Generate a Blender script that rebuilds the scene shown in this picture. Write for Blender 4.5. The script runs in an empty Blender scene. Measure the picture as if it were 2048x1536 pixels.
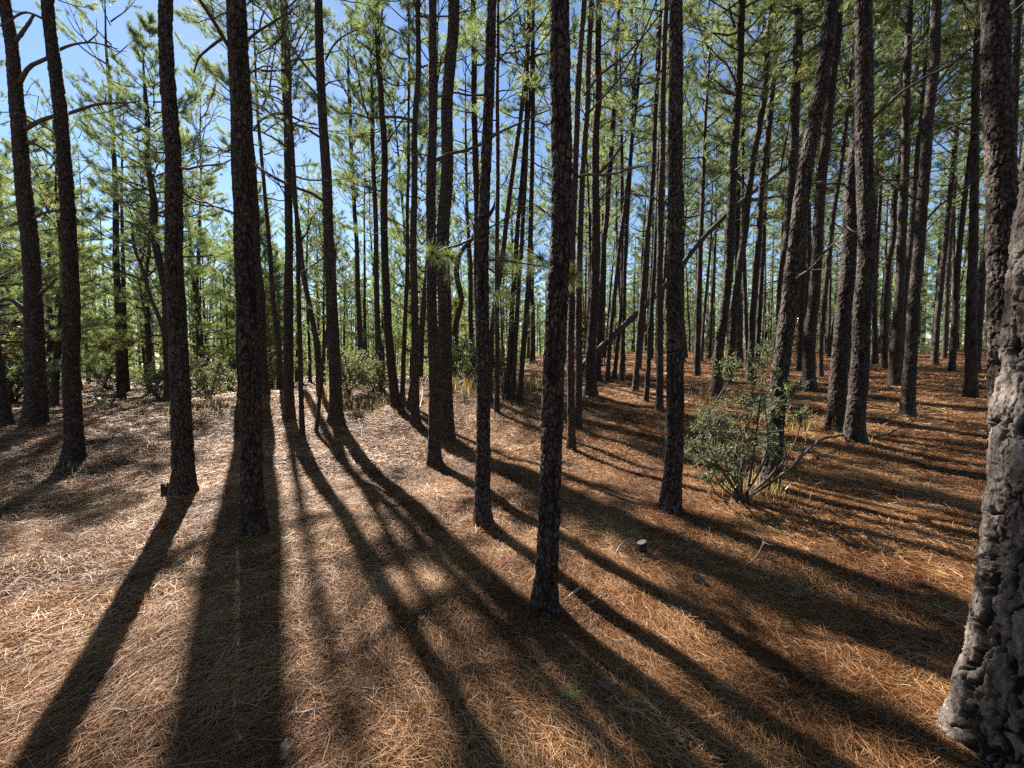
import bpy, math, random
import numpy as np
from mathutils import Vector, Matrix, Quaternion

PI = math.pi
R_ = math.radians
scene = bpy.context.scene
COL = scene.collection
rng = np.random.default_rng(11)

# ------------------------------------------------------------------ camera numbers
CAMH = 1.55
PITCH = R_(2.83)
F = 769.0
SP, CP = math.sin(PITCH), math.cos(PITCH)
SUN_AZ = R_(-33.7)          # left of straight ahead
SUN_EL = R_(37.0)


# ------------------------------------------------------------------ noise helpers (numpy)
def _hash(ix, iy, iz, seed):
    h = (ix.astype(np.int64) * 374761393 + iy.astype(np.int64) * 668265263 + iz.astype(np.int64) * 2147483647 + seed * 974634777) & 0xFFFFFFFF
    h = ((h ^ (h >> 13)) * 1274126177) & 0xFFFFFFFF
    h = ((h ^ (h >> 16)) * 2246822519) & 0xFFFFFFFF
    return (h ^ (h >> 15)) / 4294967296.0


def vnoise(x, y, z, seed=0):
    x, y, z = np.broadcast_arrays(np.asarray(x, float), np.asarray(y, float), np.asarray(z, float))
    ix, iy, iz = np.floor(x), np.floor(y), np.floor(z)
    fx, fy, fz = x - ix, y - iy, z - iz
    fx, fy, fz = fx * fx * (3 - 2 * fx), fy * fy * (3 - 2 * fy), fz * fz * (3 - 2 * fz)
    r = 0
    for dx in (0, 1):
        wx = fx if dx else 1 - fx
        for dy in (0, 1):
            wy = fy if dy else 1 - fy
            for dz in (0, 1):
                wz = fz if dz else 1 - fz
                r = r + wx * wy * wz * _hash(ix + dx, iy + dy, iz + dz, seed)
    return r * 2 - 1


def fbm(x, y, z, seed=0, oct=3):
    a, s, f = 1.0, 0.0, 1.0
    for k in range(oct):
        s = s + a * vnoise(np.asarray(x) * f, np.asarray(y) * f, np.asarray(z) * f, seed + k * 17)
        a *= .5
        f *= 2.03
    return s


def sstep(a, b, x):
    t = np.clip((np.asarray(x, float) - a) / (b - a), 0, 1)
    return t * t * (3 - 2 * t)


MOUNDS = []


def G(x, y):
    """height of the forest floor"""
    x = np.asarray(x, float)
    y = np.asarray(y, float)
    d = np.hypot(x, np.maximum(y, 0)) * .35 + np.maximum(y, 0) * .72
    right = sstep(-4, 8, x)
    left = sstep(-5, -12, x - .25 * (y - 8))
    h = .72 * sstep(6.0, 14.5, d) * (1 - .55 * left)
    h = h + np.maximum(d - 12, 0) * (.043 + .020 * right) * (1 - .8 * left) * (1 - .5 * sstep(45, 90, d))
    h = h - .25 * left * sstep(10, 16, d)
    h = h + .30 * np.exp(-((x + 8.0) ** 2 / 12 + (y - 11.2) ** 2 / 9))
    fade = 1 - .6 * sstep(15, 60, d)
    h = h + .05 * fbm(x * .55, y * .55, 0, 5, 2) * fade + .10 * fbm(x * .22, y * .22, 4, 15, 2) * sstep(14, 26, d)
    h = h + .020 * fbm(x * 1.7, y * 1.7, 0, 9, 2) * fade
    for (mx, my, mr, mh) in MOUNDS:
        h = h + mh * np.exp(-((x - mx) ** 2 + (y - my) ** 2) / (mr * mr))
    return h


def ray(px, py):
    cx, cy, cz = (px - 1024) / F, (768 - py) / F, 1.0
    return np.array([cx, cz * CP + cy * SP, cy * CP - cz * SP])


def ghit(px, py):
    d = ray(px, py)
    t = np.geomspace(.4, 140, 4000)
    z = CAMH + t * d[2] - G(t * d[0], t * d[1])
    k = np.argmax(z < 0)
    if z[k] >= 0:
        k = len(t) - 1
    t0 = t[k]
    return np.array([t0 * d[0], t0 * d[1], float(G(t0 * d[0], t0 * d[1]))])


def at_depth(px, py, Y):
    d = ray(px, py)
    t = Y / d[1]
    return np.array([t * d[0], Y, CAMH + t * d[2]])


# ------------------------------------------------------------------ mesh helpers
def mk_mesh(name, V, faces, mats, midx=None, smooth=True, attrs=None):
    me = bpy.data.meshes.new(name)
    V = np.ascontiguousarray(V, dtype=np.float32)
    me.vertices.add(len(V))
    me.vertices.foreach_set('co', V.ravel())
    faces = [np.asarray(f, dtype=np.int32) for f in faces if len(f)]
    nl = sum(f.size for f in faces)
    npol = sum(len(f) for f in faces)
    me.loops.add(nl)
    me.loops.foreach_set('vertex_index', np.concatenate([f.ravel() for f in faces]))
    me.polygons.add(npol)
    cnt = np.concatenate([np.full(len(f), f.shape[1], np.int32) for f in faces])
    st = np.concatenate([[0], np.cumsum(cnt)[:-1]]).astype(np.int32)
    me.polygons.foreach_set('loop_start', st)
    me.polygons.foreach_set('loop_total', cnt)
    if midx is not None:
        me.polygons.foreach_set('material_index', np.asarray(midx, np.int32))
    me.polygons.foreach_set('use_smooth', np.full(npol, bool(smooth)))
    for m in (mats if isinstance(mats, (list, tuple)) else [mats]):
        me.materials.append(m)
    for k, a in (attrs or {}).items():
        at = me.attributes.new(k, 'FLOAT', 'POINT')
        at.data.foreach_set('value', np.ascontiguousarray(a, np.float32))
    me.update(calc_edges=True)
    me.validate()
    return me


def add_obj(name, data, parent=None, loc=(0, 0, 0), rot=None, scale=None):
    o = bpy.data.objects.new(name, data)
    COL.objects.link(o)
    if parent is not None:
        o.parent = parent
    o.location = loc
    if rot is not None:
        o.rotation_euler = rot
    if scale is not None:
        o.scale = (scale,) * 3 if np.isscalar(scale) else scale
    return o


def tag(o, label, cat, group=None, kind=None):
    if label:
        o['label'] = label
    if cat:
        o['category'] = cat
    if group:
        o['group'] = group
    if kind:
        o['kind'] = kind
    return o


class Geo:
    """collects numpy pieces into one mesh"""
    def __init__(s):
        s.V, s.Q, s.T, s.mq, s.mt, s.A, s.n = [], [], [], [], [], [], 0

    def add(s, V, quads=None, tris=None, m=0, tone=.5):
        V = np.asarray(V, float)
        if quads is not None and len(quads):
            q = np.asarray(quads) + s.n
            s.Q.append(q)
            s.mq.append(np.full(len(q), m))
        if tris is not None and len(tris):
            t = np.asarray(tris) + s.n
            s.T.append(t)
            s.mt.append(np.full(len(t), m))
        s.V.append(V)
        s.A.append(np.broadcast_to(np.asarray(tone, float), (len(V),)))
        s.n += len(V)

    def mesh(s, name, mats, smooth=True):
        faces, mi = [], []
        if s.Q:
            faces.append(np.concatenate(s.Q))
            mi.append(np.concatenate(s.mq))
        if s.T:
            faces.append(np.concatenate(s.T))
            mi.append(np.concatenate(s.mt))
        return mk_mesh(name, np.concatenate(s.V), faces, mats, np.concatenate(mi), smooth, {'tone': np.concatenate(s.A)})


def nrm(v):
    v = np.asarray(v, float)
    return v / (np.linalg.norm(v, axis=-1, keepdims=True) + 1e-12)


def spline(P, n):
    """smooth resampling of a polyline, n points"""
    P = np.asarray(P, float)
    if len(P) == 2:
        t = np.linspace(0, 1, n)[:, None]
        return P[0] * (1 - t) + P[1] * t
    L = np.concatenate([[0], np.cumsum(np.linalg.norm(np.diff(P, axis=0), axis=1))])
    M = np.gradient(P, L, axis=0)
    q = np.linspace(0, L[-1], n)
    k = np.clip(np.searchsorted(L, q, side='right') - 1, 0, len(L) - 2)
    h = (L[k + 1] - L[k])[:, None]
    u = ((q - L[k])[:, None]) / h
    return ((2 * u**3 - 3 * u**2 + 1) * P[k] + (u**3 - 2 * u**2 + u) * h * M[k] + (-2 * u**3 + 3 * u**2) * P[k + 1] + (u**3 - u**2) * h * M[k + 1])


def tube(g, P, r, sides=5, m=0, tone=.5, knob=0.0, seed=0, cap=True):
    P = np.asarray(P, float)
    n = len(P)
    r = np.broadcast_to(np.asarray(r, float), (n,))
    T = nrm(np.gradient(P, axis=0))
    ref = np.array([0, 0, 1.0]) if abs(T[:, 2]).mean() < .8 else np.array([1.0, 0, 0])
    A = nrm(np.cross(T, ref))
    B = np.cross(T, A)
    th = np.linspace(0, 2 * PI, sides, endpoint=False)
    rr = r[:, None] * np.ones(sides)
    if knob:
        rr = rr * (1 + knob * vnoise(np.cos(th)[None] * 1.3, np.sin(th)[None] * 1.3, np.arange(n)[:, None] * .7, seed))
    V = P[:, None] + rr[..., None] * (np.cos(th)[None, :, None] * A[:, None] + np.sin(th)[None, :, None] * B[:, None])
    V = V.reshape(-1, 3)
    i = np.arange(n - 1)[:, None] * sides
    j = np.arange(sides)[None]
    j2 = (j + 1) % sides
    q = np.stack([i + j, i + j2, i + sides + j2, i + sides + j], -1).reshape(-1, 4)
    t = None
    if cap:
        V = np.vstack([V, P[-1:] + T[-1:] * r[-1] * .3, P[:1]])
        c = n * sides
        jj = np.arange(sides)
        t = np.concatenate([np.stack([(n - 1) * sides + jj, (n - 1) * sides + (jj + 1) % sides, np.full(sides, c)], -1),
                            np.stack([(jj + 1) % sides, jj, np.full(sides, c + 1)], -1)])
    g.add(V, q, t, m, tone)


# ------------------------------------------------------------------ materials
def new_mat(name):
    m = bpy.data.materials.new(name)
    m.use_nodes = True
    nt = m.node_tree
    nt.nodes.clear()
    out = nt.nodes.new('ShaderNodeOutputMaterial')
    return m, nt, out


def N(nt, t, **kw):
    n = nt.nodes.new(t)
    for k, v in kw.items():
        setattr(n, k, v)
    return n


def ramp(nt, src, stops):
    r = N(nt, 'ShaderNodeValToRGB')
    el = r.color_ramp.elements
    while len(el) < len(stops):
        el.new(.5)
    for e, (p, c) in zip(el, stops):
        e.position = p
        e.color = (*c, 1)
    nt.links.new(src, r.inputs[0])
    return r.outputs[0]


def noise(nt, scale, detail=4, rough=.55, vec=None, stretch=None):
    n = N(nt, 'ShaderNodeTexNoise')
    n.inputs['Scale'].default_value = scale
    n.inputs['Detail'].default_value = detail
    n.inputs['Roughness'].default_value = rough
    if vec is None:
        vec = N(nt, 'ShaderNodeTexCoord').outputs['Object']
    if stretch:
        mp = N(nt, 'ShaderNodeMapping')
        mp.inputs['Scale'].default_value = stretch
        nt.links.new(vec, mp.inputs[0])
        vec = mp.outputs[0]
    nt.links.new(vec, n.inputs['Vector'])
    return n.outputs['Fac']


def mixc(nt, a, b, fac, mode='MIX'):
    m = N(nt, 'ShaderNodeMix', data_type='RGBA', blend_type=mode)
    for s, v in ((0, fac), (6, a), (7, b)):
        if hasattr(v, 'links') or isinstance(v, bpy.types.NodeSocket):
            nt.links.new(v, m.inputs[s])
        elif isinstance(v, tuple):
            m.inputs[s].default_value = (*v, 1)
        else:
            m.inputs[s].default_value = v
    return m.outputs[2]


def attr(nt, name):
    return N(nt, 'ShaderNodeAttribute', attribute_name=name).outputs['Fac']


def mat_bark(name, plate_lo, plate_hi, crev, bump=.6, lichen=.25, vs=(34, 34, 19), crack=.85):
    m, nt, out = new_mat(name)
    b = N(nt, 'ShaderNodeBsdfPrincipled')
    b.inputs['Roughness'].default_value = .82
    b.inputs['Specular IOR Level'].default_value = .35
    tone, bark = attr(nt, 'tone'), attr(nt, 'bark')
    n1 = noise(nt, 9, 5, .6)
    n2 = noise(nt, 60, 4, .65, stretch=(1, 1, .3))
    add = N(nt, 'ShaderNodeMath', operation='MULTIPLY_ADD')
    nt.links.new(n2, add.inputs[0])
    add.inputs[1].default_value = .9
    nt.links.new(tone, add.inputs[2])
    sub = N(nt, 'ShaderNodeMath', operation='SUBTRACT')
    nt.links.new(add.outputs[0], sub.inputs[0])
    sub.inputs[1].default_value = .45
    plate = ramp(nt, sub.outputs[0], [(0, plate_lo), (.5, tuple((a + c) / 2 for a, c in zip(plate_lo, plate_hi))), (1, plate_hi)])
    lich = ramp(nt, n1, [(.52, (0, 0, 0)), (.72, (lichen,) * 3)])
    plate = mixc(nt, plate, (.20, .205, .17), lich)
    tc = N(nt, 'ShaderNodeTexCoord').outputs['Object']
    wn = N(nt, 'ShaderNodeTexNoise')
    wn.inputs['Scale'].default_value = 26
    wn.inputs['Detail'].default_value = 3
    nt.links.new(tc, wn.inputs['Vector'])
    wv = N(nt, 'ShaderNodeVectorMath', operation='MULTIPLY_ADD')
    nt.links.new(wn.outputs['Color'], wv.inputs[0])
    wv.inputs[1].default_value = (.022, .022, .03)
    nt.links.new(tc, wv.inputs[2])
    mp = N(nt, 'ShaderNodeMapping')
    mp.inputs['Scale'].default_value = vs
    oi = N(nt, 'ShaderNodeObjectInfo').outputs['Random']
    sm = N(nt, 'ShaderNodeMath', operation='MULTIPLY_ADD')
    nt.links.new(oi, sm.inputs[0])
    sm.inputs[1].default_value = .55
    sm.inputs[2].default_value = .68
    vs_ = N(nt, 'ShaderNodeVectorMath', operation='SCALE')
    nt.links.new(wv.outputs[0], vs_.inputs[0])
    nt.links.new(sm.outputs[0], vs_.inputs['Scale'])
    nt.links.new(vs_.outputs[0], mp.inputs[0])
    ve = N(nt, 'ShaderNodeTexVoronoi', feature='DISTANCE_TO_EDGE')
    ve.inputs['Scale'].default_value = 1
    nt.links.new(mp.outputs[0], ve.inputs['Vector'])
    vc = N(nt, 'ShaderNodeTexVoronoi', feature='F1')
    vc.inputs['Scale'].default_value = 1
    nt.links.new(mp.outputs[0], vc.inputs['Vector'])
    ed = ramp(nt, ve.outputs['Distance'], [(.02, (1 - crack,) * 3), (.11, (1, 1, 1))])
    hs = N(nt, 'ShaderNodeSeparateColor')
    nt.links.new(vc.outputs['Color'], hs.inputs[0])
    plate = mixc(nt, plate, ramp(nt, hs.outputs[0], [(0, (.55, .5, .47)), (1, (1.45, 1.42, 1.4))]), .42, 'MULTIPLY')
    big = noise(nt, 1.3, 3, .6, stretch=(1, 1, .5))
    plate = mixc(nt, plate, ramp(nt, big, [(.3, (.62, .60, .60)), (.7, (1.25, 1.2, 1.16))]), .8, 'MULTIPLY')
    plate = mixc(nt, plate, ramp(nt, oi, [(0, (.72, .66, .62)), (.5, (1.0, .98, .96)), (1, (1.2, 1.2, 1.22))]), .9, 'MULTIPLY')
    plate = mixc(nt, crev, plate, ed)
    c = mixc(nt, crev, plate, bark)
    nt.links.new(c, b.inputs['Base Color'])
    hh = N(nt, 'ShaderNodeMath', operation='MULTIPLY_ADD')
    nt.links.new(hs.outputs[0], hh.inputs[0])
    hh.inputs[1].default_value = .6 if crack else .0
    nt.links.new(ed, hh.inputs[2])
    bq = N(nt, 'ShaderNodeBump')
    bq.inputs['Strength'].default_value = 1.0
    bq.inputs['Distance'].default_value = .007
    nt.links.new(hh.outputs[0], bq.inputs['Height'])
    bp = N(nt, 'ShaderNodeBump')
    nt.links.new(bq.outputs[0], bp.inputs['Normal'])
    bp.inputs['Strength'].default_value = bump
    bp.inputs['Distance'].default_value = .006
    nt.links.new(n2, bp.inputs['Height'])
    nt.links.new(bp.outputs[0], b.inputs['Normal'])
    nt.links.new(b.outputs[0], out.inputs[0])
    return m


def mat_leaf(name, stops, trans=.45, gloss=.12, rough=.4, tscale=1.5, vary=True):
    m, nt, out = new_mat(name)
    tone = attr(nt, 'tone')
    if vary:
        oi = N(nt, 'ShaderNodeObjectInfo').outputs['Random']
        ma = N(nt, 'ShaderNodeMath', operation='MULTIPLY_ADD')
        nt.links.new(oi, ma.inputs[0])
        ma.inputs[1].default_value = .26
        nt.links.new(tone, ma.inputs[2])
        mb = N(nt, 'ShaderNodeMath', operation='SUBTRACT', use_clamp=True)
        nt.links.new(ma.outputs[0], mb.inputs[0])
        mb.inputs[1].default_value = .13
        tone = mb.outputs[0]
    c = ramp(nt, tone, stops)
    ct = mixc(nt, c, (tscale, tscale * 1.06, tscale * .7), 1.0, 'MULTIPLY')
    d = N(nt, 'ShaderNodeBsdfDiffuse')
    t = N(nt, 'ShaderNodeBsdfTranslucent')
    gl = N(nt, 'ShaderNodeBsdfGlossy')
    gl.inputs['Roughness'].default_value = rough
    gl.inputs['Color'].default_value = (.85, .88, .8, 1)
    nt.links.new(c, d.inputs[0])
    nt.links.new(ct, t.inputs[0])
    m1 = N(nt, 'ShaderNodeMixShader')
    m1.inputs[0].default_value = trans
    nt.links.new(d.outputs[0], m1.inputs[1])
    nt.links.new(t.outputs[0], m1.inputs[2])
    m2 = N(nt, 'ShaderNodeMixShader')
    m2.inputs[0].default_value = gloss
    nt.links.new(m1.outputs[0], m2.inputs[1])
    nt.links.new(gl.outputs[0], m2.inputs[2])
    nt.links.new(m2.outputs[0], out.inputs[0])
    return m


def mat_ground(name):
    m, nt, out = new_mat(name)
    b = N(nt, 'ShaderNodeBsdfPrincipled')
    b.inputs['Roughness'].default_value = .75
    b.inputs['Specular IOR Level'].default_value = .3
    n0 = noise(nt, .35, 3)
    n1 = noise(nt, 6, 6, .7)
    n2 = noise(nt, 55, 6, .75)
    c1 = ramp(nt, n2, [(.28, (.075, .036, .018)), (.5, (.20, .105, .05)), (.72, (.36, .215, .115))])
    c2 = ramp(nt, n2, [(.28, (.080, .042, .024)), (.5, (.22, .125, .066)), (.72, (.40, .265, .155))])
    c = mixc(nt, c1, c2, ramp(nt, n0, [(.4, (0, 0, 0)), (.6, (1, 1, 1))]))
    c = mixc(nt, c, (.10, .05, .026), ramp(nt, n1, [(.50, (0, 0, 0)), (.75, (.6, .6, .6))]))
    nt.links.new(c, b.inputs['Base Color'])
    bp = N(nt, 'ShaderNodeBump')
    bp.inputs['Strength'].default_value = .9
    bp.inputs['Distance'].default_value = .03
    nt.links.new(n2, bp.inputs['Height'])
    nt.links.new(bp.outputs[0], b.inputs['Normal'])
    nt.links.new(b.outputs[0], out.inputs[0])
    return m


def mat_litter(name):
    m, nt, out = new_mat(name)
    tone = attr(nt, 'tone')
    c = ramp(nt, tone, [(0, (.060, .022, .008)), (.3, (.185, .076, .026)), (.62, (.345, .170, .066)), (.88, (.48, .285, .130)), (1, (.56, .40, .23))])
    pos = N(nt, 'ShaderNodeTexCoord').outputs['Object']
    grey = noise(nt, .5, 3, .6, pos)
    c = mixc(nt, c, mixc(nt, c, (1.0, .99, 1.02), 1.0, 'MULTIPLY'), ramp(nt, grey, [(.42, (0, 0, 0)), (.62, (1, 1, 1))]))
    d = N(nt, 'ShaderNodeBsdfPrincipled')
    nt.links.new(c, d.inputs['Base Color'])
    d.inputs['Roughness'].default_value = .55
    d.inputs['Specular IOR Level'].default_value = .28
    t = N(nt, 'ShaderNodeBsdfTranslucent')
    nt.links.new(c, t.inputs[0])
    mx = N(nt, 'ShaderNodeMixShader')
    mx.inputs[0].default_value = .18
    nt.links.new(d.outputs[0], mx.inputs[1])
    nt.links.new(t.outputs[0], mx.inputs[2])
    nt.links.new(mx.outputs[0], out.inputs[0])
    return m


def mat_wood(name, lo, hi, scale=30, rough=.8):
    m, nt, out = new_mat(name)
    b = N(nt, 'ShaderNodeBsdfPrincipled')
    b.inputs['Roughness'].default_value = rough
    n1 = noise(nt, scale, 5, .65)
    nt.links.new(ramp(nt, n1, [(.3, lo), (.7, hi)]), b.inputs['Base Color'])
    bp = N(nt, 'ShaderNodeBump')
    bp.inputs['Strength'].default_value = .5
    bp.inputs['Distance'].default_value = .004
    nt.links.new(n1, bp.inputs['Height'])
    nt.links.new(bp.outputs[0], b.inputs['Normal'])
    nt.links.new(b.outputs[0], out.inputs[0])
    return m


M_BARK = mat_bark('pine_bark', (.028, .017, .013), (.112, .086, .072), (.006, .003, .0025))
M_BARKN = mat_bark('old_pine_bark', (.028, .015, .011), (.22, .195, .178), (.005, .003, .0025), bump=1.0, lichen=.3, vs=(13, 13, 6), crack=.0)
M_TWIG = mat_wood('twig_bark', (.035, .025, .02), (.10, .075, .06))
M_NEEDLE = mat_leaf('pine_needles', [(0, (.046, .062, .032)), (.45, (.098, .120, .052)), (.88, (.172, .188, .080)), (.97, (.24, .15, .05))], trans=.5, gloss=.07, rough=.5, tscale=2.75)
M_HOLLY = mat_leaf('holly_leaves', [(0, (.045, .060, .036)), (.6, (.110, .130, .080)), (1, (.27, .26, .16))], trans=.4, gloss=.05, rough=.55, tscale=1.9, vary=False)
M_SHRUB = mat_leaf('shrub_leaves', [(0, (.05, .065, .035)), (.6, (.11, .13, .065)), (1, (.26, .22, .12))], trans=.4, gloss=.10, rough=.5, tscale=2.0)
M_OAK = mat_leaf('dead_oak_leaves', [(0, (.10, .04, .02)), (.6, (.20, .085, .04)), (1, (.28, .15, .07))], trans=.4, gloss=.08)
M_GRASS = mat_leaf('dry_grass', [(0, (.22, .13, .06)), (.6, (.36, .25, .13)), (1, (.50, .40, .24))], trans=.35, gloss=.08, vary=False)
M_GROUND = mat_ground('forest_floor')
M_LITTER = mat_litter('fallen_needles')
M_STICK = mat_wood('weathered_stick', (.16, .13, .11), (.40, .35, .30), 40)
M_LOG = mat_wood('grey_log', (.022, .016, .013), (.080, .062, .052), 18)
M_FLAKE = mat_wood('bark_flake', (.11, .075, .06), (.30, .235, .195), 25)
M_CUT = mat_wood('cut_wood', (.15, .10, .065), (.40, .30, .20), 70)
M_CONE = mat_wood('cone_scale', (.10, .065, .045), (.24, .17, .12), 40)

# ------------------------------------------------------------------ ground
def build_ground():
    r = np.concatenate([[.03], np.geomspace(.15, 320, 620)])
    na = 560
    th = np.linspace(0, 2 * PI, na, endpoint=False)
    X = r[:, None] * np.cos(th)
    Y = r[:, None] * np.sin(th)
    V = np.stack([X, Y, G(X, Y)], -1).reshape(-1, 3)
    i = np.arange(len(r) - 1)[:, None] * na
    j = np.arange(na)[None]
    j2 = (j + 1) % na
    q = np.stack([i + j, i + na + j, i + na + j2, i + j2], -1).reshape(-1, 4)
    t = np.array([[0, k, k + 1] for k in range(1, na - 1)])
    me = mk_mesh('ground', V, [q, t], M_GROUND)
    tag(add_obj('ground', me), None, None, None, 'structure')


def strands(P, head, pitch, L, w, curl, roll, lift, tone):
    """thin curved two-quad strands lying on the floor"""
    n = len(P)
    H = np.stack([np.cos(head) * np.cos(pitch), np.sin(head) * np.cos(pitch), np.sin(pitch)], -1)
    S = np.stack([-np.sin(head), np.cos(head), np.zeros(n)], -1)
    U = np.cross(H, S)
    W = (np.cos(roll)[:, None] * S + np.sin(roll)[:, None] * U) * w[:, None] * .5
    C = []
    for s in (-.5, 0, .5):
        c = P + H * (L * s)[:, None] + S * (curl * L * (s * s) * 4)[:, None]
        c[:, 2] += lift
        C.append(c)
    C[0][:, 2] = np.maximum(C[0][:, 2], G(C[0][:, 0], C[0][:, 1]) + .001)
    C[2][:, 2] = np.maximum(C[2][:, 2], G(C[2][:, 0], C[2][:, 1]) + .001)
    V = np.stack([C[0] - W, C[0] + W, C[1] - W, C[1] + W, C[2] - W * .5, C[2] + W * .5], 1).reshape(-1, 3)
    b = np.arange(n)[:, None] * 6
    q = np.concatenate([b + np.array([[0, 1, 3, 2]]), b + np.array([[2, 3, 5, 4]])])
    return V, q, np.repeat(tone, 6)


def build_litter():
    g = Geo()
    for (r0, r1, dens, L0, w0, pit) in ((.85, 3.2, 12000, .135, .0020, 12), (3.2, 6, 6000, .15, .0031, 14), (6, 11, 1900, .18, .0058, 15), (11, 26, 420, .22, .011, 15), (26, 62, 45, .38, .026, 17)):
        n = int(1.06 * (r1 * r1 - r0 * r0) * dens)
        r = np.sqrt(rng.uniform(r0 * r0, r1 * r1, n))
        a = rng.uniform(-R_(60.5), R_(60.5), n)
        x, y = r * np.sin(a), r * np.cos(a)
        clump = fbm(x * 2.2, y * 2.2, 0, 31, 2)
        base = fbm(x * .8, y * .8, 3, 41, 2) * 2.4
        head = base + rng.normal(0, .85, n) + rng.integers(0, 2, n) * PI
        pitch = R_(pit) * rng.normal(0, 1, n) * (.5 + .5 * (rng.random(n) < .35))
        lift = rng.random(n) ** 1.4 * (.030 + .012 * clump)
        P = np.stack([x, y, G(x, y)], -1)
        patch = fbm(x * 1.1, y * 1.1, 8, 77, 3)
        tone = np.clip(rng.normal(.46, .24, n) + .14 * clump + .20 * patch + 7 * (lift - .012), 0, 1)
        V, q, t = strands(P, head, pitch, L0 * rng.uniform(.55, 1.25, n), w0 * rng.uniform(.6, 1.2, n), rng.normal(0, .09, n),
                          rng.normal(0, .6, n), lift + .004, tone)
        g.add(V, q, None, 0, t)
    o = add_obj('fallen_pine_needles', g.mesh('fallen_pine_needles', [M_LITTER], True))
    tag(o, 'loose carpet of dry orange and tan pine needles over the forest floor', 'pine needles', None, 'stuff')


# ------------------------------------------------------------------ bark
def bark_field(theta, z, R, cw, ch, seed, e0=.03, e1=.11, rag=1.0):
    """plate mask 0..1, per plate random, height"""
    n_c = max(5, int(round(2 * PI * R / cw)))
    a = theta / (2 * PI) * n_c
    b = z / ch
    cx, sx = np.cos(theta), np.sin(theta)
    wa = fbm(cx * R / cw * 1.1, sx * R / cw * 1.1, z / ch * 1.4, seed + 3, 2)
    wb = fbm(cx * R / cw * 1.1, sx * R / cw * 1.1, z / ch * 1.4, seed + 7, 2)
    wc = vnoise(cx * R / cw * 4.5, sx * R / cw * 4.5, z / ch * 7, seed + 11)
    a = a + .30 * wa + .07 * rag * wc
    b = b + .25 * wb + .05 * rag * wc
    ia, ib = np.floor(a), np.floor(b)
    F1 = np.full(a.shape, 9.0)
    F2 = np.full(a.shape, 9.0)
    ID = np.zeros(a.shape)
    DV = np.zeros(a.shape)
    for da in (-1, 0, 1):
        for db in (-2, -1, 0, 1):
            ca, cb = ia + da, ib + db
            cm = np.mod(ca, n_c)
            sh = _hash(cm, cm * 0 + 3, cm * 0 + 9, seed)
            ja = _hash(cm, cb, cb * 0 + 1, seed)
            jb = _hash(cm, cb, cb * 0 + 2, seed)
            ddx = ca + .15 + .7 * ja - a
            ddy = cb + sh + .12 + .76 * jb - b
            d = np.sqrt(ddx**2 + ddy**2)
            idr = _hash(cm, cb, cb * 0 + 5, seed)
            new = d < F1
            F2 = np.where(new, F1, np.minimum(F2, d))
            ID = np.where(new, idr, ID)
            DV = np.where(new, ddy, DV)
            F1 = np.where(new, d, F1)
    edge = F2 - F1
    return sstep(e0, e1, edge), ID, DV


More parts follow.
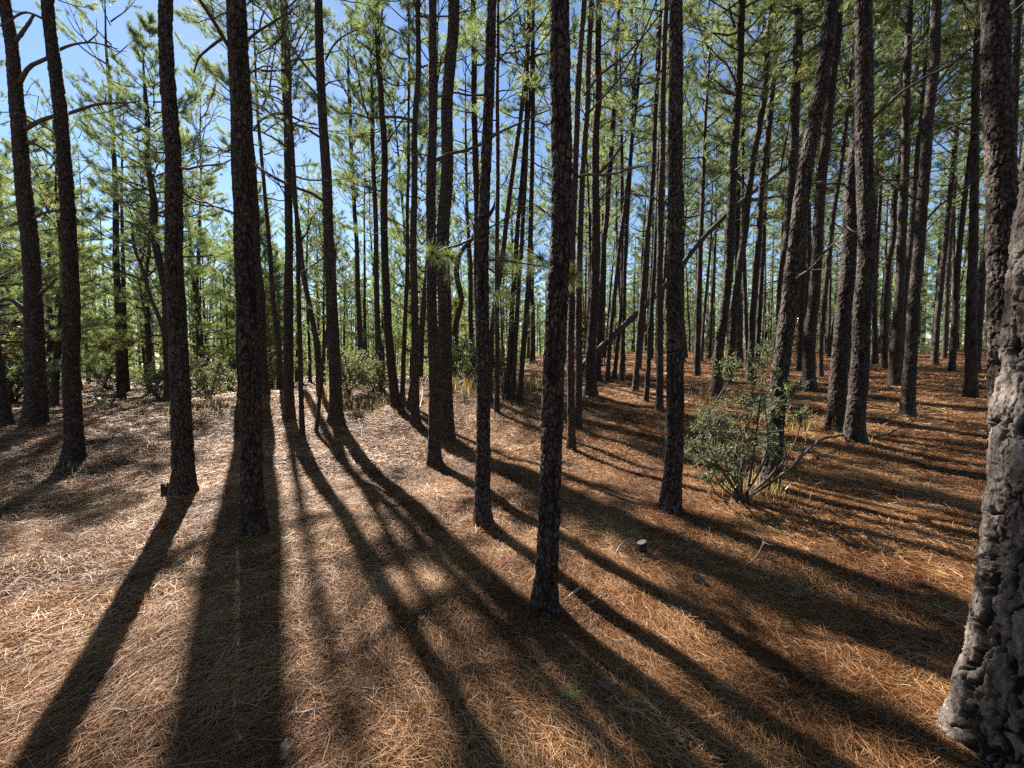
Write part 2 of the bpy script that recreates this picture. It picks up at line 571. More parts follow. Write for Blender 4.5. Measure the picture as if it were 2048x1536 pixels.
def trunk_geo(ctr, rad, zs, seed, s_around, amp, cw=.05, ch=.085, flare=.3, roots=0.0, second=False, fiss=0.0, terr=.25, shin=.38, idw=.55, flaky=False):
    """ctr(z)->xy arrays (n,2); rad (n,); zs (n,) measured from the base"""
    n = len(zs)
    ns = int(np.clip(2 * PI * rad[:max(2, n // 3)].mean() / s_around, 10, 520))
    th = np.linspace(0, 2 * PI, ns, endpoint=False)
    TH, ZZ = np.meshgrid(th, zs)
    Rb = float(rad[min(len(rad) - 1, 3)])
    pl, ID, DV = bark_field(TH, ZZ, Rb, cw, ch, seed, *((.05, .10, 2.4) if flaky else ()))
    disp = pl * (1 - idw + idw * ID) + shin * pl * np.clip(DV, -.55, .6)
    cx, sx = np.cos(TH), np.sin(TH)
    if second:
        pl2, ID2, DV2 = bark_field(TH, ZZ, Rb, cw * .42, ch * .40, seed + 50)
        disp = disp + pl * (.26 * pl2 * (ID2 + .2) + .12 * DV2)
    tq_ = 11 if terr > .5 else 26
    ter = (fbm(cx * Rb * tq_, sx * Rb * tq_, ZZ * tq_ * .36, seed + 21, 3) + .26 * fbm(cx * Rb * 75, sx * Rb * 75, ZZ * 45, seed + 23, 2)) * 2.4
    tf = np.floor(ter)
    tq = sstep(.42, .58, ter - tf)
    ter = (tf + tq) / 2.4
    disp = disp + pl * terr * ter + .12 * fbm(cx * Rb * 70, sx * Rb * 70, ZZ * 30, seed + 9, 3)
    if fiss:
        rg = 1 - np.abs(fbm(cx * Rb * 11, sx * Rb * 11, ZZ * 2.6, seed + 31, 2))
        fs = sstep(.86 if fiss > 1 else .91, .96, rg)
        disp = disp - fiss * fs
        pl = pl * (1 - .9 * fs)
    if flaky:                       # thick old bark: flat layers with ragged edges, split by deep upright fissures
        qx, qy = cx * Rb, sx * Rb
        w1 = .020 * fbm(qx * 30, qy * 30, ZZ * 16, seed + 61, 3)
        M = fbm((qx + w1) * 26, (qy + w1) * 26, (ZZ + w1) * 10, seed + 63, 4) * 3.0
        Mf = np.floor(M)
        Mq = Mf + sstep(.40, .54, M - Mf)
        tilt = .5 * (M - Mf - .5)
        fs = 1 - pl
        big = np.abs(fbm((qx + w1) * 6, (qy + w1) * 6, (ZZ + w1) * 1.5, seed + 71, 2))
        fs = np.maximum(fs, 1 - sstep(.07, .13, big))
        disp = .30 * Mq + .22 * tilt + .30 * (ID - .5) + .10 * np.clip(DV, -.5, .6) * (1 - fs) - 1.7 * fs + .10 * fbm(qx * 120, qy * 120, ZZ * 50, seed + 81, 3)
        pl = 1 - fs
        ID = np.clip(_hash(Mf, np.floor(ID * 7), Mf * 0, seed + 5) * 1.5 - .35 + .3 * vnoise(qx * 24, qy * 24, ZZ * 14, seed + 83), -.2, 1.3)
    fl = 1 + flare * np.exp(-np.maximum(ZZ, 0) / (1.3 * Rb + .02)) + .15 * np.exp(-np.maximum(ZZ, 0) / (6 * Rb))
    if roots:
        fl = fl + roots * np.exp(-np.maximum(ZZ, 0) / (2.0 * Rb)) * np.maximum(0, vnoise(cx * 1.8, sx * 1.8, 0, seed + 4)) * 1.6
    lump = 1 + .05 * fbm(cx * 1.2, sx * 1.2, ZZ * 1.6, seed + 2, 2)
    am = np.minimum(amp, .30 * rad)[:, None]
    rr = rad[:, None] * fl * lump + am * (disp - .55)
    X = ctr[:, 0:1] + rr * cx
    Y = ctr[:, 1:2] + rr * sx
    V = np.stack([X, Y, ZZ + 0 * X], -1).reshape(-1, 3)
    i = np.arange(n - 1)[:, None] * ns
    j = np.arange(ns)[None]
    j2 = (j + 1) % ns
    q = np.stack([i + j, i + j2, i + ns + j2, i + ns + j], -1).reshape(-1, 4)
    # close the tip
    V = np.vstack([V, [[ctr[-1, 0], ctr[-1, 1], zs[-1] + .02]]])
    jj = np.arange(ns)
    t = np.stack([(n - 1) * ns + jj, (n - 1) * ns + (jj + 1) % ns, np.full(ns, n * ns)], -1)
    tone = np.append(np.clip(.15 + .5 * ID + .35 * (tf - np.floor(tf / 2) * 2) * 1.0, 0, 1).ravel(), .5)
    bark = np.append(pl.ravel(), .5)
    return V, q, t, tone, bark


# ------------------------------------------------------------------ needles, boughs, crowns
def needles(g, P, D, m, L=.17, w=.007, spread=(.25, 1.35), back=.13, r=None, m_idx=0, tone=None, droop=.02, taper=.35):
    r = r or rng
    n = len(P)
    P = np.repeat(P, m, 0)
    D = nrm(np.repeat(D, m, 0))
    k = n * m
    A = nrm(np.cross(D, r.normal(size=(k, 3))))
    ph = r.uniform(*spread, k)
    d = D * np.cos(ph)[:, None] + A * np.sin(ph)[:, None]
    ln = L * r.uniform(.7, 1.2, k)
    B = P - D * (r.random(k) * back)[:, None]
    E = B + d * ln[:, None]
    E[:, 2] -= droop * r.random(k)
    W = nrm(np.cross(d, r.normal(size=(k, 3)))) * w * .5
    V = np.stack([B - W, B + W, E + W * taper, E - W * taper], 1).reshape(-1, 3)
    q = np.arange(k)[:, None] * 4 + np.array([[0, 1, 2, 3]])
    if tone is None:
        tone = r.uniform(.15, .75, n)
    t = np.clip(np.repeat(tone, m) + r.normal(0, .07, k), 0, 1)
    g.add(V, q, None, m_idx, np.repeat(t, 4))


def bough(g, r, origin, az, L, el0, el1, tufts, nsub=9, m=18, r0=None, bare=.3, tl=.17, tw=.007, brown=.04):
    """one limb with side twigs; appends tuft positions"""
    n = 8
    s = np.linspace(0, 1, n)
    el = el0 + (el1 - el0) * s + r.normal(0, .13, n)
    azs = az + np.cumsum(r.normal(0, .13, n))
    step = L / (n - 1)
    D = np.stack([np.cos(azs) * np.cos(el), np.sin(azs) * np.cos(el), np.sin(el)], -1)
    P = np.vstack([origin, origin + np.cumsum(D[:-1] * step, 0)])
    r0 = r0 or (.010 + .010 * L)
    tube(g, P, np.linspace(r0, .004, n), 4, 1, .5, cap=False)
    for k in range(nsub):
        f = bare + (1 - bare) * (k + r.random()) / nsub
        i = min(int(f * (n - 1)), n - 2)
        u = f * (n - 1) - i
        p0 = P[i] * (1 - u) + P[i + 1] * u
        d0 = D[i]
        side = nrm(np.cross(d0, [0, 0, 1.0])) * (1 if k % 2 else -1)
        d = nrm(d0 * .75 + side * r.uniform(.3, 1.0) + np.array([0, 0, r.uniform(-.25, .45)]))
        sl = (.16 + .42 * L * (1.12 - f)) * r.uniform(.6, 1.15)
        sl = min(sl, 1.1)
        q = np.array([p0, p0 + d * sl * .5 + [0, 0, .02], p0 + d * sl + np.array([0, 0, .10 * sl])])
        tube(g, q, np.array([.0075, .005, .003]) * (.6 + .25 * L), 3, 1, .5, cap=False)
        nt = max(2, int(sl / .24))
        for v in np.linspace(.5, 1.0, nt):
            pt = q[0] * (1 - v) ** 2 + 2 * q[1] * v * (1 - v) + q[2] * v * v
            dd = nrm(d + np.array([0, 0, .35]) + r.normal(0, .35, 3))
            tufts.append((pt, dd))
    tufts.append((P[-1], D[-1]))
    return P


def crown_mesh(name, seed, Hc, Rc, nl, style, m=44, nsub=9, tw=.0085):
    r = np.random.default_rng(seed)
    g = Geo()
    tufts = []
    for i in range(nl):
        t = (i + r.random()) / nl
        h = Hc * t
        if style == 'mature':
            L = Rc * (math.sin(PI * (.16 + .78 * t)) ** .8) * r.uniform(.55, 1.2)
            el0 = R_(8 + 45 * t) + r.normal(0, .16)
        elif style == 'narrow':
            L = Rc * (.35 + .65 * math.sin(PI * (.1 + .8 * t))) * r.uniform(.5, 1.15)
            el0 = R_(30 + 25 * t) + r.normal(0, .15)
        else:
            L = Rc * ((1 - t) ** .75 + .08) * r.uniform(.6, 1.15)
            el0 = R_(-4 + 50 * t) + r.normal(0, .12)
        bough(g, r, np.array([0, 0, h]), i * 2.4 + r.normal(0, .4), L, el0, el0 + R_(22), tufts, nsub=max(3, int(nsub * (.45 + .55 * L / Rc))))
    P = np.array([a for a, b in tufts])
    D = np.array([b for a, b in tufts])
    tone = np.clip(r.normal(.45, .17, len(P)), 0, .72)
    tone[r.random(len(P)) < .010] = 1.1
    needles(g, P, D, m, w=tw, r=r, tone=tone, spread=(.2, 1.05), back=.16)
    return g.mesh(name, [M_NEEDLE, M_TWIG], False)


def bough_mesh(name, seed, L, el0, el1, m=50, nsub=13, tw=.0065, bare=.3, tone=.5, r0=None):
    r = np.random.default_rng(seed)
    g = Geo()
    tf = []
    bough(g, r, np.zeros(3), 0, L, el0, el1, tf, nsub=nsub, bare=bare, r0=r0)
    P = np.array([a for a, b in tf])
    D = np.array([b for a, b in tf])
    needles(g, P, D, m, w=tw, r=r, tone=np.clip(r.normal(tone, .07, len(P)), 0, .84))
    return g.mesh(name, [M_NEEDLE, M_TWIG], False)


def dead_branch_mesh(name, seed, L, el0, el1, nsub=5):
    r = np.random.default_rng(seed)
    g = Geo()
    n = 9
    el = np.linspace(el0, el1, n) + r.normal(0, .16, n)
    az = np.cumsum(r.normal(0, .16, n))
    D = np.stack([np.cos(az) * np.cos(el), np.sin(az) * np.cos(el), np.sin(el)], -1)
    P = np.vstack([np.zeros(3), np.cumsum(D[:-1] * L / (n - 1), 0)])
    tube(g, P, np.linspace(.011 + .009 * L, .003, n), 5, 0, .4, .2, seed)
    for k in range(nsub):
        f = .25 + .7 * (k + r.random()) / nsub
        i = int(f * (n - 1))
        d = nrm(D[i] + r.normal(0, .7, 3))
        sl = L * r.uniform(.12, .38)
        q = np.array([P[i], P[i] + d * sl * .5 + r.normal(0, .03, 3), P[i] + d * sl + r.normal(0, .06, 3) * sl])
        tube(g, q, np.array([.006, .004, .002]) * (.7 + .3 * L), 4, 0, .4)
        if sl > .3:
            d2 = nrm(d + r.normal(0, .6, 3))
            tube(g, np.array([q[1], q[1] + d2 * sl * .4]), np.array([.003, .0015]), 3, 0, .4)
    return g.mesh(name, [M_TWIG], True)


CROWN_M = [crown_mesh('mature_crown', 100 + k, 7.5 + .6 * k, 2.5 + .15 * k, 34, 'mature') for k in range(4)]
CROWN_S = [crown_mesh('sparse_crown', 150 + k, 7.5 + .6 * k, 2.2 + .15 * k, 22, 'mature', m=36, nsub=7) for k in range(4)]
CROWN_N = [crown_mesh('narrow_crown', 200 + k, 8.5, 1.7 + .2 * k, 34, 'narrow') for k in range(3)]
CROWN_B = [crown_mesh('bushy_crown', 300 + k, 6.5 + k, 2.4 + .2 * k, 50, 'bushy', m=40) for k in range(3)]
CROWN_H = [7.5, 8.1, 8.7, 9.3]
BOUGHS = [bough_mesh('bough', 400 + k, 1.6 + .4 * k, R_(-8 + 8 * k), R_(20 + 4 * k)) for k in range(4)]
DROOP = [bough_mesh('drooping_bough', 420 + k, 2.3, R_(8), R_(-38), m=52, nsub=18, tw=.0065, bare=.22, tone=.82, r0=.03) for k in range(2)]
DEAD = [dead_branch_mesh('dead_branch', 440 + k, 1.0 + .35 * k, R_(-18 + 13 * k), R_(24 - 6 * k), 4 + k) for k in range(6)]

# far trunk shapes shared by the distant trees
def far_trunk(seed, H, R0, wob):
    r = np.random.default_rng(seed)
    zs = np.concatenate([np.linspace(-.25, 9, 90), np.linspace(9.4, H, 24)])
    k = np.linspace(0, H, 7)
    cx = np.interp(zs, k, np.cumsum(r.normal(0, wob, 7)) - 0)
    cy = np.interp(zs, k, np.cumsum(r.normal(0, wob, 7)))
    cx -= cx[2]
    cy -= cy[2]
    rad = R0 * np.clip(1 - .72 * np.maximum(zs, 0) / H - .26 * (np.maximum(zs, 0) / H) ** 4, .03, 1)
    V, q, t, tone, bark = trunk_geo(np.stack([cx, cy], -1), rad, zs, seed, 2 * PI * R0 / 14, .016, .07, .12, .25)
    return mk_mesh('far_trunk', V, [q, t], M_BARK, None, True, {'tone': tone, 'bark': bark}), (float(np.interp(H * .55, zs, cx)), float(np.interp(H * .55, zs, cy)))


FAR_T = [far_trunk(500 + k, 16.5, .10 + .008 * k, .05 + .012 * k) for k in range(6)]

# ------------------------------------------------------------------ the traced pines
PX = {}


def pine(pts, w0, w1, label, H=15.5, crown='M', cz=None, seed=None, dead=3, boughs=0, name='pine_tree', mat=None, group=None, base3=None, rootsv=.0,
         amp=None, cw=None, ch=None, second=False, crown_scale=1.0, kd=None, flare=.42, d=None, dense=False):
    seed = seed if seed is not None else len(PX) * 13 + 7
    r = np.random.default_rng(seed + 5000)
    b = ghit(*pts[0]) if base3 is None else np.array(base3, float)
    if d:
        b = at_depth(pts[0][0], pts[0][1], d)
        b[2] = float(G(b[0], b[1]))
    Yb = b[1]
    ctrl = [b] + [at_depth(p[0], p[1], Yb) for p in pts[1:]]
    ctrl = np.array(ctrl)
    zrel = ctrl[:, 2] - b[2]
    xrel = ctrl[:, 0] - b[0]
    cth = Yb / math.hypot(b[0], Yb)
    r0 = w0 * Yb * cth / (2 * F)
    r1 = w1 * (Yb * CP - (ctrl[-1, 2] - CAMH) * SP) * cth / (2 * F)
    ztop = zrel[-1]
    H = max(H, ztop + 2.5) if crown else H
    # extend upwards
    sl = (xrel[-1] - xrel[max(0, len(xrel) - 3)]) / max(.3, zrel[-1] - zrel[max(0, len(xrel) - 3)])
    ze = ztop + (H - ztop) * np.array([.35, 1.0])
    xe = xrel[-1] + sl * np.array([.3 * (H - ztop), .45 * (H - ztop)])
    Z = np.concatenate([zrel, ze]) if H > ztop + .3 else zrel
    X = np.concatenate([xrel, xe]) if H > ztop + .3 else xrel
    D = math.hypot(b[0], Yb)
    s = max(.0033, D / 385 * .5)
    zvis = min(H, CAMH - b[2] + Yb * .96 + .3)
    zs = np.concatenate([np.arange(-.22, zvis, s * 1.25), np.linspace(zvis, H, 22)[1:] if zvis < H - .1 else []])
    # smooth path
    sp = spline(np.stack([X, Z], -1), 60)
    o = np.argsort(sp[:, 1])
    cx = np.interp(zs, sp[o, 1], sp[o, 0])
    k = np.arange(0, H + 1.5, 1.5)
    wy = np.cumsum(r.normal(0, .02, len(k)))
    cy = np.interp(zs, k, wy - wy[0])
    cx = cx + .25 * r0 * vnoise(0, 0, zs * .8, seed) * sstep(0, .6, zs)
    zz = np.maximum(zs, 0)
    rad = np.where(zz < ztop, r0 + (r1 - r0) * zz / max(ztop, .1), r1 * (1 - .93 * np.clip((zz - ztop) / max(H - ztop, .1), 0, 1)))
    rad = np.maximum(rad, .006)
    am = amp if amp is not None else (.0055 + .085 * r0)
    V, q, t, tone, bark = trunk_geo(np.stack([cx, cy], -1), rad, zs, seed, s, am, cw or (.030 + .20 * r0), ch or (.055 + .42 * r0), flare, rootsv or .3, second, .35 if second else 0)
    root = bpy.data.objects.new(name, None)
    COL.objects.link(root)
    root.empty_display_size = .2
    root.location = b
    tag(root, label, 'pine tree', group)
    add_obj('trunk', mk_mesh('trunk', V, [q, t], mat or M_BARK, None, True, {'tone': tone, 'bark': bark}), root)
    fx = lambda z: (float(np.interp(z, zs, cx)), float(np.interp(z, zs, cy)), z)
    fr = lambda z: float(np.interp(z, zs, rad))
    if crown:
        i = int(r.integers(0, {'M': 4, 'N': 3, 'B': 3}[crown]))
        me = {'M': CROWN_S if b[0] < .45 * b[1] and not dense else CROWN_M, 'N': CROWN_N, 'B': CROWN_B}[crown][i]
        hc = {'M': CROWN_H[i], 'N': 8.5, 'B': 6.5 + i}[crown]
        z0 = cz if cz is not None else H * .52
        sc = (H + .3 - z0) / hc
        sc2 = min(1.15, max(.45, sc)) * crown_scale
        add_obj('crown', me, root, fx(z0), (0, 0, r.uniform(0, 6.28)), (sc2, sc2, sc))
    zv1 = min(H * .9, zvis)
    for kx in range(dead):
        z = r.uniform(.38, 1.0) * zv1
        me = DEAD[int(r.integers(0, len(DEAD)))]
        add_obj('branch', me, root, fx(z), (r.normal(0, .2), r.normal(0, .15), r.uniform(0, 6.28)), r.uniform(.5, 1.1) * (.55 + 4.0 * min(r0, .16)))
    for kx in range(boughs):
        z = r.uniform(.35, .98) * zv1
        me = BOUGHS[int(r.integers(0, len(BOUGHS)))]
        add_obj('needle_bough', me, root, fx(z), (r.normal(0, .12), r.normal(0, .12), r.uniform(0, 6.28)), r.uniform(.55, 1.0))
    PX[label] = (root, b, fx, fr, Yb)
    print('PINE %-70s d=%.1f x=%.1f z=%.2f r0=%.3f r1=%.3f H=%.1f n=%d' % (label[:70], Yb, b[0], b[2], r0, r1, H, len(V)))
    return root


def px_branch(label, pts, w0, w1, part='branch', sub=0, seed=1, mat=None):
    """a limb traced in the photo, in the depth plane of its pine"""
    root, b, fx, fr, Yb = PX[label]
    r = np.random.default_rng(seed)
    P = np.array([at_depth(p[0], p[1], Yb) - b for p in pts])
    P[:, 1] += np.linspace(0, 1, len(P)) * r.uniform(-.5, .3) * np.linalg.norm(P[-1] - P[0]) * .4
    q = spline(P, 16)
    g = Geo()
    k = Yb / F / 2 * .8
    tube(g, q, np.linspace(w0 * k, w1 * k, 16), 7, 0, .4, .22, seed)
    for i in range(sub):
        j = int(r.integers(4, 15))
        T = nrm(q[min(j + 1, 15)] - q[j - 1])
        d = nrm(T + r.normal(0, .7, 3))
        L = np.linalg.norm(q[-1] - q[0]) * r.uniform(.15, .4)
        tube(g, np.array([q[j], q[j] + d * L * .5 + r.normal(0, .03, 3), q[j] + d * L + r.normal(0, .05, 3)]), np.array([.35, .22, .1]) * w0 * k, 5, 0, .4)
    return add_obj(part, g.mesh(part, [mat or M_TWIG], True), root)


# nearest trees first
L_T17 = 'nearest slim pine in the middle, flaky brown bark, its foot lowest in the photo'
pine([(1089, 1228), (1101, 1000), (1110, 685), (1115, 513), (1119, 325), (1120, 0)], 42, 37, L_T17, H=13, dead=0, second=True, seed=3, rootsv=.25)
L_T4 = 'dark scaly pine left of centre casting a straight shadow towards the viewer'
pine([(506, 1076), (506, 1000), (500, 760), (493, 525), (486, 250), (478, 0)], 45, 35, L_T4, H=15, dead=1, second=True, seed=5, rootsv=.15)
L_T12 = 'slim straight pine between the nearest pine and the pair with the green needle sprig'
pine([(965, 1053), (966, 900), (966, 520), (970, 342), (978, 171), (985, 0)], 29, 17, L_T12, H=14, dead=2, second=True, seed=8)
L_T22 = 'dark pine standing just left of the holly bush with a pale sunlit edge'
pine([(1341, 1029), (1346, 900), (1351, 600), (1355, 480), (1357, 340), (1357, 0)], 36, 25, L_T22, H=15, dead=1, second=True, seed=9)
L_T3 = 'dark pine with a small broken stump against its foot'
pine([(367, 995), (366, 900), (361, 700), (352, 500), (345, 250), (336, 0)], 43, 28, L_T3, H=15.5, dead=2, second=True, seed=12)
L_T2 = 'second tall pine from the left edge, curving gently outward at the top'
pine([(148, 925), (147, 800), (143, 650), (137, 500), (118, 230), (90, 0)], 40, 27, L_T2, H=15, dead=1, seed=14)
L_T10 = 'thinner front pine of the touching pair behind the bright green needle sprig'
pine([(869, 934), (867, 800), (866, 600), (864, 340), (866, 170), (867, 0)], 24, 15, L_T10, H=15, dead=2, seed=16)
L_T11 = 'thicker rear pine of the touching pair beside the green needle sprig'
pine([(892, 887), (890, 700), (888, 480), (892, 340), (899, 171), (907, 0)], 28, 21, L_T11, H=16, dead=2, seed=18)
L_T30 = 'front pine of the close twin pair right of the holly bush, fallen branch at foot'
pine([(1708, 888), (1712, 790), (1722, 650), (1731, 510), (1731, 340), (1729, 170), (1733, 0)], 37, 36, L_T30, H=16, dead=2, seed=20, second=True)
L_T29 = 'rear left pine of the close twin pair right of the holly bush'
pine([(1672, 863), (1676, 760), (1683, 620), (1695, 500), (1705, 340), (1716, 200), (1722, 0)], 36, 24, L_T29, H=16, dead=2, seed=22, second=True)
L_T27 = 'leaning pine rising out of the back of the holly bush with sunlit bark plates'
pine([(1538, 983), (1549, 880), (1562, 770), (1575, 650), (1589, 510), (1613, 340), (1641, 170), (1664, 0)], 36, 27, L_T27, H=15.5, dead=2, seed=24, second=True)
L_T33 = 'pine with a brightly sunlit pale left edge standing alone on the right'
pine([(1816, 835), (1819, 750), (1827, 650), (1838, 510), (1850, 340), (1862, 200), (1880, 0)], 28, 20, L_T33, H=17, dead=3, seed=26)
L_T28 = 'pine standing behind the leaning one by the holly bush, foot in a sunny gap'
pine([(1616, 782), (1620, 680), (1632, 520), (1640, 400), (1652, 250), (1670, 60)], 25, 17, L_T28, H=16.5, dead=2, seed=28)
L_T1 = 'tall pine nearest the left edge with crooked dead limbs reaching right'
pine([(70, 853), (68, 760), (64, 650), (53, 500), (36, 250), (10, 0)], 46, 27, L_T1, H=15, dead=1, seed=30)
L_T0 = 'leaning dark trunk cut off by the left edge beside the tall outer pine'
pine([(13, 856), (2, 780), (-12, 690), (-30, 560), (-60, 300)], 32, 24, L_T0, H=14, dead=0, seed=32)
L_T4b = 'pine half hidden behind the left side of the dark scaly pine'
pine([(492, 868), (487, 760), (478, 520), (470, 350), (463, 150), (457, 0)], 23, 16, L_T4b, d=10.4, H=17, cz=9.5, dead=3, seed=34)
L_T4c = 'pine half hidden behind the right side of the dark scaly pine'
pine([(526, 795), (522, 700), (513, 520), (505, 376), (497, 256), (487, 85)], 23, 15, L_T4c, d=10.6, H=17, cz=9, dead=4, boughs=1, seed=35)
L_T7 = 'straight dark pine left of centre with a long diagonal shadow and leaning sapling'
pine([(671, 849), (668, 740), (661, 520), (655, 350), (649, 240), (640, 0)], 25, 15, L_T7, H=16.5, dead=4, boughs=1, seed=36)
L_T5 = 'slender straight pine next to a thread-thin one, left of centre'
pine([(579, 839), (577, 700), (576, 480), (575, 300), (574, 150), (569, 0)], 20, 11, L_T5, H=16, dead=5, boughs=1, seed=38)
L_T6 = 'thread-thin pine just right of the slender straight one'
pine([(605, 877), (602, 760), (598, 560), (594, 430), (587, 290), (580, 170)], 11, 6, L_T6, H=7.5, crown='N', cz=5.2, dead=3, seed=40, crown_scale=.6)
L_T6b = 'thin pale pine just left of the slender straight one, left of centre'
pine([(560, 788), (556, 700), (545, 600), (536, 480), (527, 380), (520, 300)], 12, 7, L_T6b, H=14, crown='M', cz=6.5, d=13, dead=3, seed=42)
L_T6c = 'dark leaning pine seen low behind the thread-thin one'
pine([(641, 790), (634, 690), (622, 620), (608, 548), (600, 480)], 13, 9, L_T6c, H=11, crown='M', dead=2, seed=44)
L_SAP = 'crooked sapling leaning against the straight dark pine with the long shadow'
pine([(632, 868), (639, 805), (644, 740), (655, 660), (669, 560), (673, 475)], 8, 4, L_SAP, H=3.6, crown=None, dead=2, seed=46)
L_T8 = 'left of two pines curving at the foot, centre left, over the sunny slope'
pine([(793, 818), (786, 750), (777, 670), (770, 520), (768, 400), (766, 250), (757, 100), (750, 0)], 18, 9, L_T8, H=16, cz=7.5, dead=4, boughs=2, seed=48)
L_T8b = 'slim pine with its foot in the leafy shrubs, centre left'
pine([(761, 782), (757, 690), (753, 560), (750, 400), (746, 300), (744, 200)], 12, 7, L_T8b, H=10.6, cz=5.4, crown='N', dead=4, boughs=2, seed=50)
L_T8c = 'slim pine among the shrubs right of the long-shadowed dark pine'
pine([(724, 742), (718, 620), (712, 480), (704, 350), (700, 200)], 10, 7, L_T8c, H=11.5, cz=6, crown='N', d=14, dead=3, boughs=2, seed=52)
L_T9 = 'pine just left of the touching pair, foot on the sunny slope'
pine([(830, 849), (830, 700), (829, 500), (831, 300), (836, 120), (838, 0)], 16, 9, L_T9, H=16.5, cz=8, dead=4, boughs=1, seed=54)
L_T9b = 'thin dark pine behind the pine left of the touching pair'
pine([(804, 806), (807, 700), (811, 600), (814, 480), (815, 350)], 10, 6, L_T9b, H=13, cz=6.5, dead=3, seed=56)
L_T9c = 'thin dark pine slanting up behind the touching pair'
pine([(817, 822), (829, 740), (840, 671), (851, 560), (858, 450)], 10, 6, L_T9c, H=11, crown='N', dead=2, seed=58)
L_CRK = 'grey hook-shaped trunk bending right beside the touching pair'
pine([(906, 752), (912, 655), (921, 605), (914, 540), (920, 508), (942, 480), (960, 455)], 13, 10, L_CRK, H=9, crown='M', cz=5.5, dead=3, seed=60, name='crooked_pine')
L_T13 = 'thin straight pine right of the slim straight pine in the middle'
pine([(994, 828), (994, 700), (993, 600), (994, 480), (997, 330), (995, 200)], 10, 7, L_T13, H=13, cz=7, dead=4, seed=62)
L_T14 = 'dark thin pine slanting right at the top behind the slim straight pine'
pine([(978, 803), (984, 650), (1003, 530), (1022, 376), (1036, 270), (1052, 150), (1058, 0)], 11, 8, L_T14, H=15, cz=7.5, dead=5, seed=64)
L_T12b = 'pale distant pine rising behind the slim straight pine in the middle'
pine([(958, 770), (956, 600), (954, 480), (951, 340), (948, 170), (946, 0)], 13, 11, L_T12b, H=17, cz=8, dead=4, boughs=1, seed=66)
L_T15 = 'leftmost of three thin pines clustered left of the nearest pine'
pine([(1012, 798), (1018, 720), (1025, 600), (1032, 500), (1040, 400)], 12, 8, L_T15, H=14, cz=7.5, dead=4, seed=68)
L_T15b = 'middle of three thin pines clustered left of the nearest pine'
pine([(1025, 799), (1030, 700), (1036, 600), (1045, 480), (1051, 350)], 10, 7, L_T15b, H=14.5, cz=8, dead=3, seed=70)
L_T15c = 'rightmost of three thin pines clustered left of the nearest pine'
pine([(1038, 808), (1049, 680), (1057, 565), (1063, 400), (1066, 220), (1066, 120)], 11, 8, L_T15c, H=15, cz=8, dead=3, boughs=1, seed=72)
L_T16 = 'small far pine standing in the sunlit clearing at the centre'
pine([(1065, 727), (1065, 690), (1064, 600), (1063, 520)], 10, 8, L_T16, H=17, cz=6, dead=0, seed=74)
L_T18 = 'slim dark pine just right of the nearest pine, the one with the lower foot'
pine([(1143, 903), (1142, 760), (1142, 620), (1146, 480), (1149, 380), (1158, 170), (1168, 0)], 15, 11, L_T18, H=15, dead=4, seed=76)
L_T19 = 'sunlit-edged slim pine just right of the nearest pine, foot a little higher'
pine([(1156, 862), (1158, 740), (1158, 600), (1160, 470), (1164, 350), (1174, 200), (1184, 0)], 14, 10, L_T19, H=15.5, dead=4, seed=78)
L_T20 = 'straight dark pine crossed at its foot by the leaning dead trunk'
pine([(1181, 792), (1184, 690), (1189, 560), (1191, 470), (1193, 340), (1196, 170), (1200, 0)], 20, 12, L_T20, H=17, cz=9, dead=4, seed=80)
L_T20b = 'pale slim pine right of the straight dark pine behind the leaning dead trunk'
pine([(1196, 762), (1200, 650), (1208, 500), (1218, 380), (1227, 250), (1234, 100)], 11, 8, L_T20b, H=16, cz=8, dead=3, seed=82)
for pts_, w_, lab_ in (
    ([(1214, 766), (1222, 660), (1233, 560), (1241, 470), (1258, 340), (1272, 200)], 9, 'first thin pine seen above the leaning dead trunk, counting from its foot'),
    ([(1228, 757), (1240, 640), (1249, 540), (1256, 440), (1264, 300)], 8, 'second thin pine above the leaning dead trunk, counting from its foot'),
    ([(1243, 763), (1247, 650), (1249, 560), (1252, 440), (1262, 300)], 8, 'third thin pine above the leaning dead trunk, almost touching the second'),
    ([(1270, 782), (1277, 680), (1286, 580), (1294, 490), (1304, 380), (1312, 230), (1318, 100)], 11, 'fourth pine above the leaning dead trunk, thicker than its thin neighbours'),
    ([(1292, 803), (1299, 700), (1306, 570), (1312, 480), (1318, 350), (1326, 150)], 10, 'fifth pine above the leaning dead trunk, foot in plain view'),
    ([(1318, 823), (1320, 680), (1319, 560), (1321, 480), (1325, 260), (1332, 0)], 14, 'dark pine left of the one beside the holly bush, foot on open needles')):
    pine(pts_, w_, w_ * .72, lab_, H=15.5, cz=8.2, dead=4, seed=len(lab_) + int(pts_[0][0]))
L_T21g = 'straight dark pine behind the left edge of the holly bush, crossing the leaning dead trunk'
pine([(1433, 800), (1437, 730), (1446, 620), (1455, 530), (1461, 440), (1468, 308), (1479, 137), (1483, 0)], 20, 13, L_T21g, H=16, dead=3, seed=90)
L_T24 = 'pale-edged pine rising behind the top of the holly bush and leaning right'
pine([(1455, 765), (1462, 680), (1471, 590), (1482, 500), (1491, 440), (1508, 310), (1526, 200), (1534, 100), (1543, 0)], 16, 11, L_T24, H=16, cz=9, dead=3, seed=92)
L_T25 = 'dark pine behind the right part of the holly bush, left of the leaning pine'
pine([(1499, 762), (1505, 660), (1513, 570), (1520, 480), (1529, 340), (1546, 200), (1556, 60)], 14, 10, L_T25, H=16, cz=9, dead=3, seed=94)
L_T26 = 'straight pine with flaky bark rising behind and above the leaning pine by the bush'
pine([(1560, 775), (1566, 660), (1572, 540), (1578, 480), (1589, 340), (1593, 205), (1598, 0)], 21, 19, L_T26, H=17, cz=10, dead=2, seed=96)
